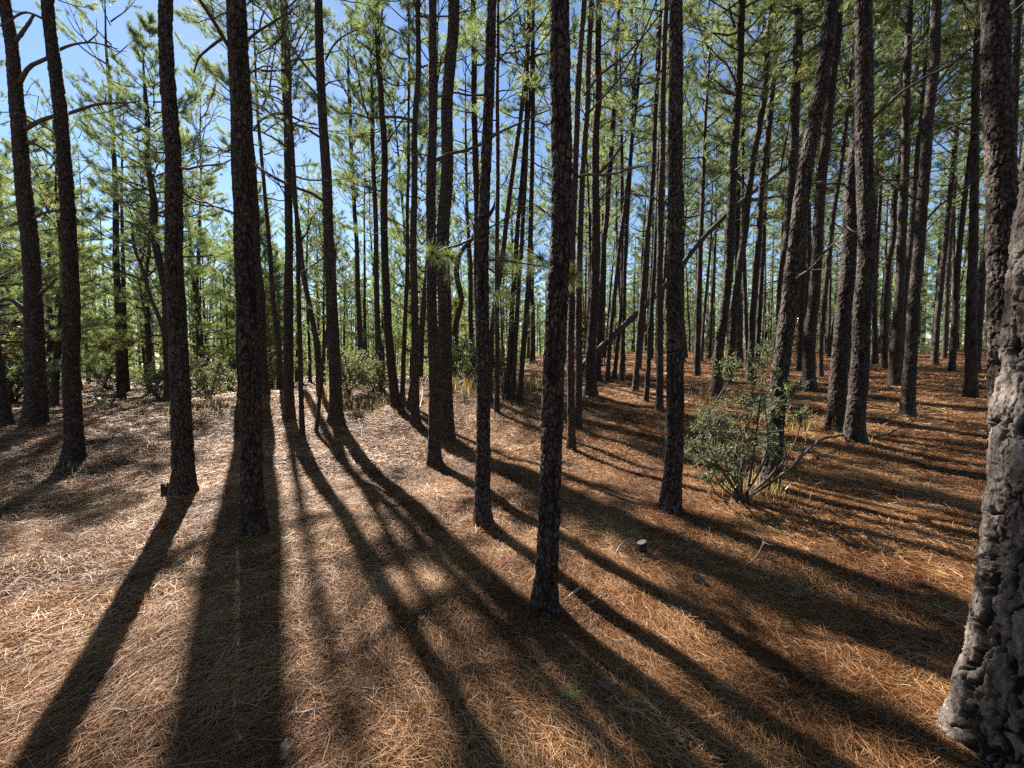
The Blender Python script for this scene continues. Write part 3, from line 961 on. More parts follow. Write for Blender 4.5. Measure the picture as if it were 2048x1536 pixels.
L_T28b = 'pine with reddish dead needles beside it, left of the one in the sunny gap'
pine([(1600, 742), (1603, 640), (1607, 540), (1612, 440), (1620, 300)], 12, 9, L_T28b, H=16, cz=9, dead=2, seed=98)
L_T28c = 'thin pine between the sunny gap pine and the close twin pair'
pine([(1641, 754), (1646, 650), (1655, 540), (1667, 430), (1682, 300), (1690, 200)], 11, 9, L_T28c, H=15.5, cz=8.5, dead=3, seed=99)
L_T31 = 'pale sunlit pine leaning out to the right behind the close twin pair'
pine([(1752, 711), (1750, 600), (1749, 480), (1753, 376), (1765, 273), (1782, 137), (1799, 0)], 12, 11, L_T31, H=17, cz=9, d=21, dead=3, seed=102)
L_T32 = 'slightly bent pine on the rise, right of the close twin pair'
pine([(1768, 737), (1771, 650), (1775, 560), (1787, 480), (1793, 380), (1806, 273), (1828, 150), (1848, 60)], 13, 10, L_T32, H=16, cz=8.5, dead=4, seed=104)
L_T34 = 'thin pine half behind the pine with the bright pale edge'
pine([(1801, 750), (1807, 650), (1814, 540), (1822, 470), (1832, 350), (1842, 230)], 13, 10, L_T34, H=15.5, cz=9, dead=3, seed=106)
L_T35 = 'left pine of the three on the rise before the big right-hand trunks'
pine([(1869, 731), (1874, 660), (1881, 580), (1893, 490), (1900, 410), (1914, 280), (1925, 150)], 14, 10, L_T35, H=16, cz=8.5, dead=4, seed=108)
L_T36 = 'middle pine of the three on the rise before the big right-hand trunks'
pine([(1903, 742), (1909, 660), (1916, 560), (1922, 480), (1930, 400), (1943, 300), (1954, 200)], 14, 10, L_T36, H=16, cz=8.5, dead=4, seed=110)
L_T36b = 'pale pine on the crest behind the three pines on the rise'
pine([(1889, 697), (1893, 620), (1899, 540), (1908, 440), (1916, 330)], 11, 8, L_T36b, H=17, cz=9, d=26, dead=2, seed=112)
L_T37 = 'right pine of the three on the rise, almost touching the big trunks'
pine([(1951, 743), (1957, 650), (1965, 540), (1974, 440), (1984, 330)], 18, 14, L_T37, H=16, cz=9, dead=2, seed=114)
L_T38 = 'thick scaly pine rising straight behind the nearest trunk at the right edge'
pine([(2016, 1090), (2008, 900), (2002, 700), (1998, 510), (1995, 340), (1991, 170), (1992, 0)], 70, 60, L_T38, H=15, dead=0, seed=116, second=True)
L_T40 = 'sunlit slim trunk at the top right corner'
pine([(1990, 830), (2003, 600), (2020, 420), (2030, 280), (2037, 150), (2043, 0)], 17, 14, L_T40, H=16, dead=2, seed=118)
# nearest trunk, cut off by the right edge
bx, by = 1.985, 1.335
L_T39 = 'nearest huge pine trunk cut off by the right edge, with deep fissured grey bark'


def near_pine():
    b = np.array([bx, by, float(G(bx, by))])
    zs = np.concatenate([np.arange(-.3, 3.1, .0040), np.linspace(3.1, 14, 40)[1:]])
    zz = np.maximum(zs, 0)
    cx = .028 * zz
    cy = .01 * zz
    rad = np.where(zz < 3, .200 - .006 * zz, .182 - .0155 * (zz - 3))
    rad = np.maximum(rad, .012)
    V, q, t, tone, bark = trunk_geo(np.stack([cx, cy], -1), rad, zs, 121, .0028, .014, .064, .25, .05, .32, False, 0, .55, .12, .25, True)
    root = bpy.data.objects.new('pine_tree', None)
    COL.objects.link(root)
    root.location = b
    tag(root, L_T39, 'pine tree')
    add_obj('trunk', mk_mesh('trunk', V, [q, t], M_BARKN, None, True, {'tone': tone, 'bark': bark}), root)
    add_obj('crown', CROWN_M[2], root, (.1, .2, 7.5), (0, 0, 1), .8)


near_pine()

for px_, d_, lab_, sd_ in ((499, 14.0, 'pine hidden behind the dark scaly pine, its crown high above', 141), (583, 14.2, 'pine hidden behind the slender straight pine, full crown above', 142)):  # added pines, trunks out of sight, placed so their crowns shade the near floor
    pine([(px_, 850), (px_ - 6, 500), (px_ - 13, 250), (px_ - 20, 0)], 13, 9, lab_, H=17, cz=9.6, d=d_, dead=2, seed=sd_)

# traced dead limbs
for lab, pts, w0, w1, sub in (
    (L_T1, [(30, 84), (45, 62), (65, 28)], 9, 5, 0),
    (L_T1, [(38, 166), (62, 133), (92, 121), (120, 104), (185, 89), (242, 103)], 10, 2, 4),
    (L_T1, [(50, 258), (85, 238), (137, 225), (185, 208), (268, 202)], 10, 3, 4),
    (L_T1, [(55, 285), (75, 290), (92, 303), (106, 318), (95, 335)], 9, 2, 4),
    (L_T1, [(66, 437), (85, 429), (113, 425), (191, 423)], 7, 2, 2),
    (L_T1, [(67, 413), (90, 428), (108, 450), (120, 476)], 4, 2, 1),
    (L_T1, [(62, 640), (25, 600), (-10, 617)], 12, 8, 1),
    (L_T1, [(75, 590), (95, 580), (122, 556)], 8, 4, 2),
    (L_T2, [(92, 40), (60, 30), (20, 60), (-10, 75)], 6, 2, 3),
    (L_T4, [(448, 74), (425, 100), (410, 123), (403, 160)], 7, 3, 1),
    (L_T4, [(480, 95), (520, 70), (552, 60), (600, 40)], 7, 3, 3),
    (L_T5, [(575, 60), (540, 90), (505, 105)], 7, 2, 3),
    (L_T5, [(575, 228), (550, 228), (525, 240), (508, 262)], 7, 4, 2),
    (L_T5, [(576, 228), (600, 240), (640, 248)], 6, 2, 2),
    (L_T7, [(651, 120), (668, 92), (700, 68), (716, 64)], 5, 2, 1),
    (L_T7, [(660, 505), (640, 520), (600, 545)], 5, 2, 3),
    (L_T8, [(768, 130), (730, 90), (690, 55)], 6, 2, 4),
    (L_T8, [(770, 290), (800, 240), (830, 190)], 5, 2, 4),
    (L_T12, [(968, 190), (935, 194), (912, 193), (878, 206)], 5, 4, 0),
    (L_T12, [(962, 520), (1000, 522), (1040, 528), (1080, 535)], 6, 3, 4),
    (L_T20, [(1196, 350), (1215, 330), (1250, 283)], 9, 4, 0),
    (L_T18, [(1168, 190), (1200, 150), (1250, 110), (1310, 40), (1345, -10)], 6, 3, 5),
    (L_T19, [(1165, 240), (1190, 215), (1240, 160), (1290, 60), (1320, -20)], 6, 3, 5),
    (L_T33, [(1873, 170), (1905, 130), (1960, 80), (1990, 40)], 6, 2, 4),
    (L_T33, [(1868, 215), (1900, 180), (1955, 110)], 6, 2, 3),
    (L_T21g, [(1470, 55), (1462, 30), (1458, 8)], 6, 4, 0),
    (L_T21g, [(1468, 190), (1450, 180), (1428, 162)], 5, 3, 0),
    (L_T30, [(1745, 150), (1790, 120), (1830, 60)], 6, 2, 3),
):
    px_branch(lab, pts, w0, w1, 'branch', sub, int(pts[0][0] + pts[0][1]))

# fresh needle sprigs growing on the trunks in the middle
def sprig_part(label, pts, seed, n=120, L=.19, w=.0032, tone=.55, tufts=3):
    root, b, fx, fr, Yb = PX[label]
    r = np.random.default_rng(seed)
    g = Geo()
    P = []
    for (x, y, dy) in pts:
        p = at_depth(x, y, Yb + dy) - b
        P.append(p)
    P = np.array(P)
    q = spline(P, 10)
    tube(g, q, np.linspace(.006, .003, 10), 5, 1, .4)
    idx = np.linspace(9, 4, tufts).astype(int)
    D = nrm(np.gradient(q, axis=0))
    needles(g, q[idx], D[idx], n, L=L, w=w, spread=(.3, 1.6), back=.07, r=r, tone=np.full(tufts, tone), droop=.03, taper=.3)
    return add_obj('needle_sprig', g.mesh('needle_sprig', [M_NEEDLE, M_TWIG], False), root)


sprig_part(L_T11, [(894, 520, -.2), (885, 508, -2.4), (862, 505, -2.75)], 1, n=190, tufts=4, tone=.66, w=.0040)
sprig_part(L_T11, [(905, 560, -.1), (905, 556, -1.0), (898, 552, -1.6)], 2, n=70, tufts=2, tone=.3)
sprig_part(L_T18, [(1138, 548, 0), (1115, 530, -1.5), (1080, 515, -2.2)], 3, n=200, tufts=4, tone=.7, w=.0045)
sprig_part(L_T18, [(1140, 560, 0), (1140, 556, -1.6), (1146, 548, -2.2)], 4, n=220, tufts=3, tone=.7, w=.0045)
sprig_part(L_T12, [(968, 525, 0), (1010, 518, .6), (1062, 545, 1.0)], 5, n=90, tufts=4, tone=.35)
sprig_part(L_T12, [(968, 560, 0), (990, 590, .8), (1020, 600, 1.2)], 6, n=70, tufts=3, tone=.4)
sprig_part(L_T12, [(968, 640, 0), (1000, 640, .8), (1055, 640, 1.3)], 7, n=70, tufts=3, tone=.25)

# the bushy young pine on the left with its drooping yellow-green bough
L_YP = 'young forked pine on the left with a drooping yellow-green bough near the ground'
yp = pine([(342, 806), (338, 740), (334, 660), (325, 560), (312, 500), (303, 400), (292, 300), (290, 210)], 24, 9, L_YP, H=11, crown='B', cz=5.2, dead=3, boughs=7, seed=130)
px_branch(L_YP, [(334, 690), (318, 640), (295, 590), (275, 530), (258, 490), (250, 440)], 12, 5, 'branch', 3, 77, M_TWIG)
_, b_, fx_, fr_, Y_ = PX[L_YP]


def put_bough(label, me, px, py, rotz, sc, rx=0, part='needle_bough'):
    root, b, fx, fr, Yb = PX[label]
    p = at_depth(px, py, Yb) - b
    return add_obj(part, me, root, p, (rx, 0, rotz), sc)


put_bough(L_YP, DROOP[0], 330, 672, PI - .15, 1.0)
put_bough(L_YP, DROOP[1], 318, 690, PI + .5, .95)
put_bough(L_YP, DROOP[1], 325, 650, PI - .7, .9)
put_bough(L_YP, BOUGHS[2], 300, 600, PI, .9)
put_bough(L_YP, BOUGHS[3], 285, 560, PI + .3, .8)
put_bough(L_YP, BOUGHS[1], 275, 520, PI - .4, .8)
put_bough(L_YP, BOUGHS[2], 262, 480, 2.6, .8)
put_bough(L_YP, BOUGHS[0], 318, 540, .4, .9)
put_bough(L_YP, BOUGHS[3], 300, 430, .2, .9)
put_bough(L_YP, BOUGHS[2], 300, 380, PI, 1.0)

# ------------------------------------------------------------------ leaning dead trunk
def leaning_trunk():
    b = ghit(1136, 768)
    px = [(1136, 768), (1175, 722), (1250, 650), (1330, 572), (1408, 475), (1490, 397), (1560, 345), (1640, 275), (1702, 222)]
    P = np.array([b] + [at_depth(x, y, b[1] + (x - 1136) / 566 * 2.2) for x, y in px[1:]]) - b
    q = spline(P, 60)
    k = b[1] / F / 2
    root = bpy.data.objects.new('leaning_dead_pine', None)
    COL.objects.link(root)
    root.location = b
    tag(root, 'long dead pine trunk leaning diagonally through the standing pines', 'dead tree')
    g = Geo()
    tube(g, q, np.linspace(13.5, 6, 60) * k, 12, 0, .5, .18, 3)
    add_obj('trunk', g.mesh('trunk', [M_LOG], True), root)
    for pts, w0, w1, sd in (([(1470, 412), (1500, 402), (1540, 396), (1572, 390)], 8, 3, 1), ([(1560, 345), (1570, 290), (1585, 210), (1590, 190)], 5, 2, 2),
                            ([(1630, 282), (1660, 240), (1668, 205)], 5, 2, 3), ([(1440, 450), (1425, 480), (1430, 520)], 4, 1, 4)):
        r = np.random.default_rng(sd)
        A = np.array([at_depth(x, y, b[1] + (x - 1136) / 566 * 2.2) for x, y in pts]) - b
        gg = Geo()
        tube(gg, spline(A, 10), np.linspace(w0, w1, 10) * k, 6, 0, .5, .2, sd)
        for i in range(3):
            p0 = spline(A, 10)[4 + i * 2]
            tube(gg, np.array([p0, p0 + nrm(r.normal(0, 1, 3)) * .35]), np.array([.012, .004]), 4, 0, .5)
        add_obj('branch', gg.mesh('branch', [M_LOG], True), root)


leaning_trunk()

# ------------------------------------------------------------------ distant pines
USED = [(v[1][0], v[1][1]) for v in PX.values()]


def far_pine(x, y, label, group, crown, s=1.0, seed=0, cz=None, low=False):
    r = np.random.default_rng(seed)
    root = bpy.data.objects.new('pine_tree', None)
    COL.objects.link(root)
    root.location = (x, y, float(G(x, y)))
    root.rotation_euler = (r.normal(0, .025), r.normal(0, .03), r.uniform(0, 6.28))
    root.scale = (s,) * 3
    tag(root, label, 'pine tree', group)
    me, off = FAR_T[int(r.integers(0, 6))]
    i = int(r.integers(0, 4))
    if low:
        k = r.uniform(.45, .7)
        add_obj('trunk', me, root, (0, 0, 0), None, (.8, .8, k))
        i %= 3
        z0 = r.uniform(.6, 1.8)
        if r.random() < .6 and y < 40:
            z0 += r.uniform(.5, 2.2)
            add_obj('crown', CROWN_M[i], root, (0, 0, z0), (0, 0, r.uniform(0, 6.28)), (1.15, 1.15, (16.5 * k - z0 + .3) / CROWN_H[i]))
        else:
            add_obj('crown', CROWN_B[i], root, (0, 0, z0), (0, 0, r.uniform(0, 6.28)), (1, 1, (16.5 * k - z0 + .3) / (6.5 + i)))
        return
    add_obj('trunk', me, root)
    z0 = cz if cz else r.uniform(6.3, 9.3)
    if crown == 'N':
        add_obj('crown', CROWN_N[i % 3], root, (off[0], off[1], z0), (0, 0, r.uniform(0, 6.28)), (1, 1, (16.8 - z0) / 8.5))
    else:
        add_obj('crown', (CROWN_S if (x < .4 * y and y < 36) else CROWN_M)[i], root, (off[0], off[1], z0), (0, 0, r.uniform(0, 6.28)), (1, 1, (16.8 - z0) / CROWN_H[i]))
    for kx in range(int(r.integers(1, 4))):
        add_obj('branch', DEAD[int(r.integers(0, 6))], root, (0, 0, r.uniform(3.5, z0)), (0, 0, r.uniform(0, 6.28)), r.uniform(.6, 1.2))


def scatter(n, a0, a1, d0, d1, mind, label, group, seed, **kw):
    r = np.random.default_rng(seed)
    c = 0
    for _ in range(n * 30):
        if c >= n:
            break
        a = R_(r.uniform(a0, a1))
        d = math.sqrt(r.uniform(d0 * d0, d1 * d1))
        x, y = d * math.sin(a), d * math.cos(a)
        if abs(a - R_(3.0)) < R_(2.2) and d < 42:      # the clearing in the middle stays open
            continue
        if kw.get('low') and d < 40 and R_(-46) < a < R_(-14) and d < 24 + 6 * r.random():
            continue
        if seed == 3 and y < 27 and -.6 < .832 * x + .555 * y < 3.8:     # the low sun reaches the floor here
            continue
        if any((x - u) ** 2 + (y - v) ** 2 < mind * mind for u, v in USED):
            continue
        USED.append((x, y))
        far_pine(x, y, label, group, 'N' if r.random() < .3 else 'M', r.uniform(.85, 1.15), seed * 1000 + c, **kw)
        c += 1


scatter(46, 6, 53, 15, 34, 1.5, 'slender pine among many alike on the rise in the right half of the wood', 'slender pines on the right rise', 1)
scatter(46, 6, 54, 34, 62, 1.9, 'small far pine in the dense dim rows at the back right of the wood', 'far pines at the back right', 2)
scatter(17, -50, 2, 18, 34, 2.4, 'slender pine in the open wood behind the shrubs on the left', 'slender pines behind the left shrubs', 3)
scatter(30, -54, 4, 32, 58, 2.2, 'small far pine at the back of the wood on the left', 'far pines at the back left', 4)
scatter(34, -54, 1, 16.5, 36, 1.6, 'young bushy pine with pale green boughs down to the ground behind the left shrubs', 'young bushy pines on the left', 5, low=True)
scatter(40, -56, 56, 40, 66, 2.5, 'bushy pale green pine in the far edge of the wood', 'bushy pines at the far edge', 6, low=True)


def far_woods():
    r = np.random.default_rng(91)
    tm = []
    for k in range(4):
        g = Geo()
        tf = []
        Hc = 12 + k
        for i in range(30):
            t = (i + r.random()) / 30
            bough(g, r, np.array([0, 0, 1.5 + Hc * t]), i * 2.4, (3.0 - .2 * k) * ((1 - t) ** .7 + .1) * r.uniform(.6, 1.1), R_(5), R_(35), tf, nsub=4)
        g2 = Geo()
        tube(g2, np.array([[0, 0, -.5], [.1, 0, Hc * .5], [0, 0, Hc + 1.8]]), np.array([.15, .11, .03]), 6, 1, .4)
        P = np.array([a for a, b in tf])
        D = np.array([b for a, b in tf])
        needles(g2, P, D, 13, L=.32, w=.030, r=r, tone=np.clip(r.normal(.45, .16, len(P)), 0, .85))
        tm.append((np.concatenate(g2.V), np.concatenate(g2.Q), np.concatenate(g2.mq), np.concatenate(g2.A)))
    g = Geo()
    for i in range(400):
        a = R_(-66 + 132 * (i + r.random()) / 400)
        d = r.uniform(46, 92) if i % 3 else r.uniform(64, 96)
        if abs(a - R_(3)) < R_(2.5):
            d = max(d, 70)
        x, y = d * math.sin(a), d * math.cos(a)
        V, q, mq, A = tm[i % 4]
        c, s_ = math.cos(i * 1.7), math.sin(i * 1.7)
        k = r.uniform(.75, 1.2)
        W = np.stack([(V[:, 0] * c - V[:, 1] * s_) * k + x, (V[:, 0] * s_ + V[:, 1] * c) * k + y, V[:, 2] * k + float(G(x, y))], -1)
        nd = mq == 0
        g.add(W, q[nd], None, 0, np.clip(A + r.normal(0, .1), 0, .9))
        g.n -= len(W)
        g.V.pop(); g.A.pop()
        g.add(W, q[~nd], None, 1, np.clip(A + r.normal(0, .1), 0, .9))
    for i in range(75):                      # the wood goes on all round the viewer
        a = R_(72 + 216 * (i + r.random()) / 75)
        d = r.uniform(9, 40)
        x, y = d * math.sin(a), d * math.cos(a)
        V, q, mq, A = tm[i % 4]
        W = V * [1.1, 1.1, 1.15] + np.array([x, y, float(G(x, y))])
        g.add(W, q[mq == 0], None, 0, A)
        g.n -= len(W)
        g.V.pop(); g.A.pop()
        g.add(W, q[mq != 0], None, 1, A)
    for i in range(170):
        a = R_(-66 + 132 * (i + r.random()) / 170)
        d = r.uniform(95, 125)
        x, y = d * math.sin(a), d * math.cos(a)
        V, q, mq, A = tm[i % 4]
        W = V * [1.7, 1.7, 1.15] + np.array([x, y, float(G(x, y)) - 1.0])
        g.add(W, q[mq == 0], None, 0, A)
        g.n -= len(W)
        g.V.pop(); g.A.pop()
        g.add(W, q[mq != 0], None, 1, A)
    for i in range(900):                     # brush under the far trees
        a = R_(r.uniform(-66, 66))
        d = math.sqrt(r.uniform(48 ** 2, 95 ** 2))
        x, y = d * math.sin(a), d * math.cos(a)
        n = 26
        P = np.stack([x + r.normal(0, .8, n), y + r.normal(0, .8, n), np.zeros(n)], -1)
        P[:, 2] = G(P[:, 0], P[:, 1]) + r.uniform(0, 2.2, n) * r.random()
        needles(g, P, nrm(r.normal(0, .5, (n, 3)) + [0, 0, .6]), 8, L=.4, w=.04, r=r, tone=r.uniform(.3, .8, n))
    tag(add_obj('far_woods', g.mesh('far_woods', [M_NEEDLE, M_TWIG], False)), 'dense pale green wood closing the view behind all the pines', 'woods', None, 'stuff')


far_woods()

# ------------------------------------------------------------------ shrubs
def leaf_cards(g, P, D, L, W, r, tone, m=0):
    n = len(P)
    D = nrm(D)
    S = nrm(np.cross(D, r.normal(size=(n, 3))))
    U = np.cross(D, S)
    ln = L * r.uniform(.6, 1.2, n)[:, None]
    wd = W * r.uniform(.7, 1.2, n)[:, None] * .5
    V = np.stack([P, P + D * ln * .45 + S * wd + U * wd * .35, P + D * ln, P + D * ln * .45 - S * wd + U * wd * .35], 1).reshape(-1, 3)
    b = np.arange(n)[:, None] * 4
    t = np.concatenate([b + np.array([[0, 1, 2]]), b + np.array([[0, 2, 3]])])
    g.add(V, None, t, m, np.repeat(tone, 4))


def shrub_meshes(seed, masses, base, stems, leaves, L, W, mat, twig_r=.004, tone=(.2, .8), twlen=.3):
    """masses: list of (centre, radii, weight). returns (stem mesh, foliage mesh)"""
    r = np.random.default_rng(seed)
    gs, gl = Geo(), Geo()
    tw = []
    wts = np.array([m[2] for m in masses], float)
    wts /= wts.sum()
    ntw = max(20, leaves // 16)
    for s in range(stems):
        c, rad, _ = masses[s % len(masses)]
        tgt = np.array(c) + r.normal(0, .35, 3) * np.array(rad)
        mid = (np.array(base) + tgt) / 2 + r.normal(0, .12, 3) * np.linalg.norm(tgt - base)
        q = spline(np.array([base + r.normal(0, .02, 3) * [1, 1, 0], mid, tgt]), 10)
        tube(gs, q, np.linspace(twig_r * 3.2, twig_r, 10), 5, 0, .5, .15, s)
        for k in range(3, 10):
            tw.append(q[k])
    tw = np.array(tw)
    P, D = [], []
    for k in range(ntw):
        c, rad, _ = masses[r.choice(len(masses), p=wts)]
        v = nrm(r.normal(size=3)) * r.random() ** .45
        p = np.array(c) + v * np.array(rad)
        j = np.argmin(((tw - p) ** 2).sum(1) + r.random(len(tw)) * .02)
        d = nrm(p - tw[j] + np.array([0, 0, .05]))
        dist = np.linalg.norm(p - tw[j])
        q = np.array([tw[j], (tw[j] + p) / 2 + r.normal(0, .05, 3) * dist, p])
        tube(gs, spline(q, 5), np.linspace(twig_r, twig_r * .35, 5), 3, 0, .5, cap=False)
        m = 16
        u = r.random(m) * min(1, twlen / max(dist, .05))
        pp = p[None] - d[None] * (u * dist)[:, None] + r.normal(0, .012, (m, 3)) + r.normal(0, .25, (m, 3)) * twlen * .15
        P.append(pp)
        D.append(d[None] + r.normal(0, .8, (m, 3)))
    P = np.concatenate(P)
    D = np.concatenate(D)
    leaf_cards(gl, P, D, L, W, r, np.clip(r.uniform(*tone, len(P)), 0, 1))
    return gs.mesh('stems', [M_TWIG], True), gl.mesh('leaves', [mat], False)


def add_shrub(name, loc, meshes, label, cat='shrub', group=None, sc=1.0, rz=0.0):
    root = bpy.data.objects.new(name, None)
    COL.objects.link(root)
    root.location = loc
    root.scale = (sc,) * 3 if np.isscalar(sc) else sc
    root.rotation_euler = (0, 0, rz)
    tag(root, label, cat, group)
    add_obj('stems', meshes[0], root)
    add_obj('leaves', meshes[1], root)
    return root


def holly():
    b = ghit(1484, 1006)
    Y = b[1]
    f = lambda x, y, dy=0: at_depth(x, y, Y + dy) - b
    k = Y / F
    ms = [(f(1465, 880), (102 * k, .5, 66 * k), 5), (f(1425, 835, .1), (62 * k, .3, 34 * k), 2), (f(1440, 930, -.1), (60 * k, .3, 40 * k), 2),
          (f(1570, 815, .2), (62 * k, .3, 28 * k), 1.8), (f(1545, 880, .2), (40 * k, .3, 40 * k), 1.0), (f(1395, 895, 0), (30 * k, .2, 30 * k), .7), (f(1500, 735, .1), (70 * k, .3, 34 * k), 1.5), (f(1515, 800, .1), (60 * k, .3, 30 * k), 1.6),
          (f(1420, 960, -.1), (18 * k, .12, 34 * k), .35), (f(1600, 825, .2), (26 * k, .15, 22 * k), .5), (f(1530, 700, .1), (40 * k, .2, 14 * k), .5), (f(1455, 715, 0), (40 * k, .2, 30 * k), .5), (f(1590, 770, .2), (40 * k, .2, 30 * k), .6)]
    mh = shrub_meshes(600, ms, np.array([0, 0, 0.0]), 22, 8600, .030, .018, M_HOLLY, .0042, (.1, .78), .16)
    add_shrub('holly_bush', b, mh, 'airy small-leaved holly bush in front of the leaning pine on the right', 'bush')


holly()
SHRUBS = [shrub_meshes(620 + k, [((0, 0, .62), (.95, .8, .55), 4), ((.4, .1, 1.0), (.5, .5, .4), 1), ((-.5, 0, .9), (.4, .4, .45), 1)], np.zeros(3), 10, 4200, .06, .034, M_SHRUB, .006, (.1, .9), .3) for k in range(3)]
OAKS = [shrub_meshes(640, [((0, 0, 1.9), (.9, .8, .9), 3), ((.3, 0, 1.1), (.6, .6, .5), 1)], np.zeros(3), 8, 2200, .10, .055, M_OAK, .007, (.1, .9), .4)]

for i, (x, y, s, lab) in enumerate((
    (700, 790, 1.05, 'grey-green leafy shrub right of the straight dark pine with the long shadow'),
    (745, 786, .9, 'grey-green leafy shrub around the foot of the slim pine, centre left'),
    (455, 786, 1.15, 'glinting leafy shrub between the forked young pine and the dark scaly pine'),
    (420, 800, .9, 'low leafy shrub with brown twigs just right of the young forked pine'),
    (318, 800, .85, 'yellow-green shrub at the left side of the young forked pine'),
    (930, 765, 1.1, 'rounded dark shrub between the touching pair and the slim straight pine'),
    (965, 768, .8, 'paler shrub right of the rounded dark shrub'),
    (1005, 765, .75, 'low shrub behind the three clustered thin pines'),
    (90, 800, 1.2, 'silvery shrub between the two outermost left pines'),
    (30, 806, 1.1, 'silvery shrub at the left edge behind the leaning trunk'),
    (215, 780, 1.0, 'shadowed shrub beneath the drooping yellow-green bough'),
    (540, 775, 1.1, 'shrub behind the right-hand pine of the pair hidden by the dark scaly pine'),
    (1420, 716, 1.1, 'low brown-green shrub far behind the holly bush'),
    (1530, 715, 1.0, 'pale shrub far behind the leaning pine'))):
    p = ghit(x, y)
    r = np.random.default_rng(700 + i)
    add_shrub('leafy_shrub', p, SHRUBS[i % 3], lab, 'shrub', 'leafy shrubs under the pines', s * (1 if p[1] < 14 else 1.3), r.uniform(0, 6.28))
for x, y, s, lab in ((15, 800, 1.3, 'small oak with reddish-brown dead leaves at the left edge'), (1178, 752, 1.2, 'small oak with reddish dead leaves near the foot of the leaning dead trunk'),
                     (1600, 735, .9, 'sapling with rusty dead leaves behind the sunny gap pine')):
    p = ghit(x, y)
    add_shrub('oak_sapling', p, OAKS[0], lab, 'sapling', None, s, x)

# ------------------------------------------------------------------ dry grass
def dry_grass():
    r = np.random.default_rng(81)
    g = Geo()
    for (x, y, sx, n, hh) in ((410, 812, 1.0, 260, .3), (600, 800, 1.5, 160, .2), (950, 775, 1.6, 700, .5), (1570, 850, .6, 380, .36), (1500, 990, .35, 350, .28), (1440, 800, .8, 350, .35),
                              (1480, 715, 3, 700, .6), (1000, 770, 1.5, 500, .5), (210, 815, 1.4, 250, .3), (1130, 730, 3, 500, .5), (700, 800, 1.6, 500, .3), (1850, 700, 4, 600, .5), (150, 930, .35, 80, .15),
                              (1800, 838, .3, 90, .12), (1700, 880, .3, 120, .16)):
        p = ghit(x, y)
        cx, cy = p[0] + r.normal(0, sx * .5, n), p[1] + r.normal(0, sx * .5, n)
        # tussocks
        cx, cy = np.round(cx / .22) * .22 + r.normal(0, .04, n), np.round(cy / .22) * .22 + r.normal(0, .04, n)
        B = np.stack([cx, cy, G(cx, cy) - .01], -1)
        h = hh * r.uniform(.35, 1.1, n)
        a = r.uniform(0, 6.28, n)
        lean = r.uniform(.05, .7, n)
        d = np.stack([np.cos(a), np.sin(a), 0 * a], -1)
        Mi = B + d * (h * lean * .35)[:, None] + np.array([0, 0, 1.0]) * (h * .6)[:, None]
        E = B + d * (h * lean)[:, None] + np.array([0, 0, 1.0]) * (h * (1 - .25 * lean))[:, None]
        w = .0022 * (1 + p[1] / 6)
        S = np.stack([-np.sin(a), np.cos(a), 0 * a], -1) * w
        V = np.stack([B - S, B + S, Mi + S * .8, Mi - S * .8, E + S * .2, E - S * .2], 1).reshape(-1, 3)
        b = np.arange(n)[:, None] * 6
        g.add(V, np.concatenate([b + np.array([[0, 1, 2, 3]]), b + np.array([[3, 2, 4, 5]])]), None, 0, np.repeat(r.random(n), 6))
    tag(add_obj('dry_grass', g.mesh('dry_grass', [M_GRASS], False)), 'tufts of dry straw-coloured grass between the shrubs and pines', 'grass', None, 'stuff')


# ------------------------------------------------------------------ sticks, logs, stumps, cones, flakes
def stick(name, pts, r0, r1, label, cat='stick', mat=None, lift=None, sides=7, twigs=0, seed=1, knob=.2, group=None):
    r = np.random.default_rng(seed)
    P = []
    for i, p in enumerate(pts):
        q = ghit(p[0], p[1])
        q[2] += (r0 * .8 + .012) if lift is None else lift[i]
        P.append(q)
    P = np.array(P)
    o = P[0].copy()
    q = spline(P - o, 22)
    q[1:-1] += r.normal(0, r0 * .25, (20, 3))
    g = Geo()
    tube(g, q, np.linspace(r0, r1, 22), sides, 0, .5, knob, seed)
    for k in range(twigs):
        j = int(r.integers(5, 20))
        d = nrm(q[j] - q[j - 2] + r.normal(0, .6, 3) * np.linalg.norm(q[j] - q[j - 2]) * 2)
        d[2] = abs(d[2])
        L = np.linalg.norm(q[-1]) * r.uniform(.15, .35)
        tube(g, np.array([q[j], q[j] + d * L * .5, q[j] + d * L + [0, 0, .02]]), np.array([.5, .35, .15]) * r0, 5, 0, .5)
    return tag(add_obj(name, g.mesh(name, [mat or M_STICK], True), None, o), label, cat, group)


stick('stick', [(478, 1098), (540, 1089), (606, 1083)], .007, .003, 'thin straight stick at the foot of the dark scaly pine')
stick('stick', [(573, 1438), (640, 1426), (668, 1412), (690, 1398)], .008, .004, 'curved grey stick near the bottom edge, left of centre', seed=2)
stick('stick', [(222, 1424), (262, 1428), (300, 1421), (340, 1411), (395, 1403)], .006, .003, 'long thin twig lying across the shadows at bottom left', seed=3, twigs=2)
stick('stick', [(10, 1320), (60, 1304), (105, 1297)], .008, .004, 'pale stick at the lower left edge', seed=4)
stick('stick', [(866, 1068), (900, 1067), (926, 1058)], .005, .002, 'upper of two pale twigs by the slim straight pine', seed=5)
stick('stick', [(872, 1071), (905, 1071), (942, 1061)], .005, .002, 'lower of two pale twigs by the slim straight pine', seed=6)
stick('stick', [(1116, 1216), (1166, 1186)], .011, .008, 'short thick pale stick at the foot of the nearest slim pine', seed=7, lift=[.02, .05])
stick('stick', [(1170, 1218), (1212, 1195)], .010, .006, 'short brown stick right of the nearest slim pine', seed=8)
stick('stick', [(1480, 1140), (1508, 1126), (1522, 1115), (1529, 1097)], .006, .003, 'forked pale twig standing up in a shadow below the holly bush', seed=9, lift=[.01, .03, .08, .14], twigs=2)
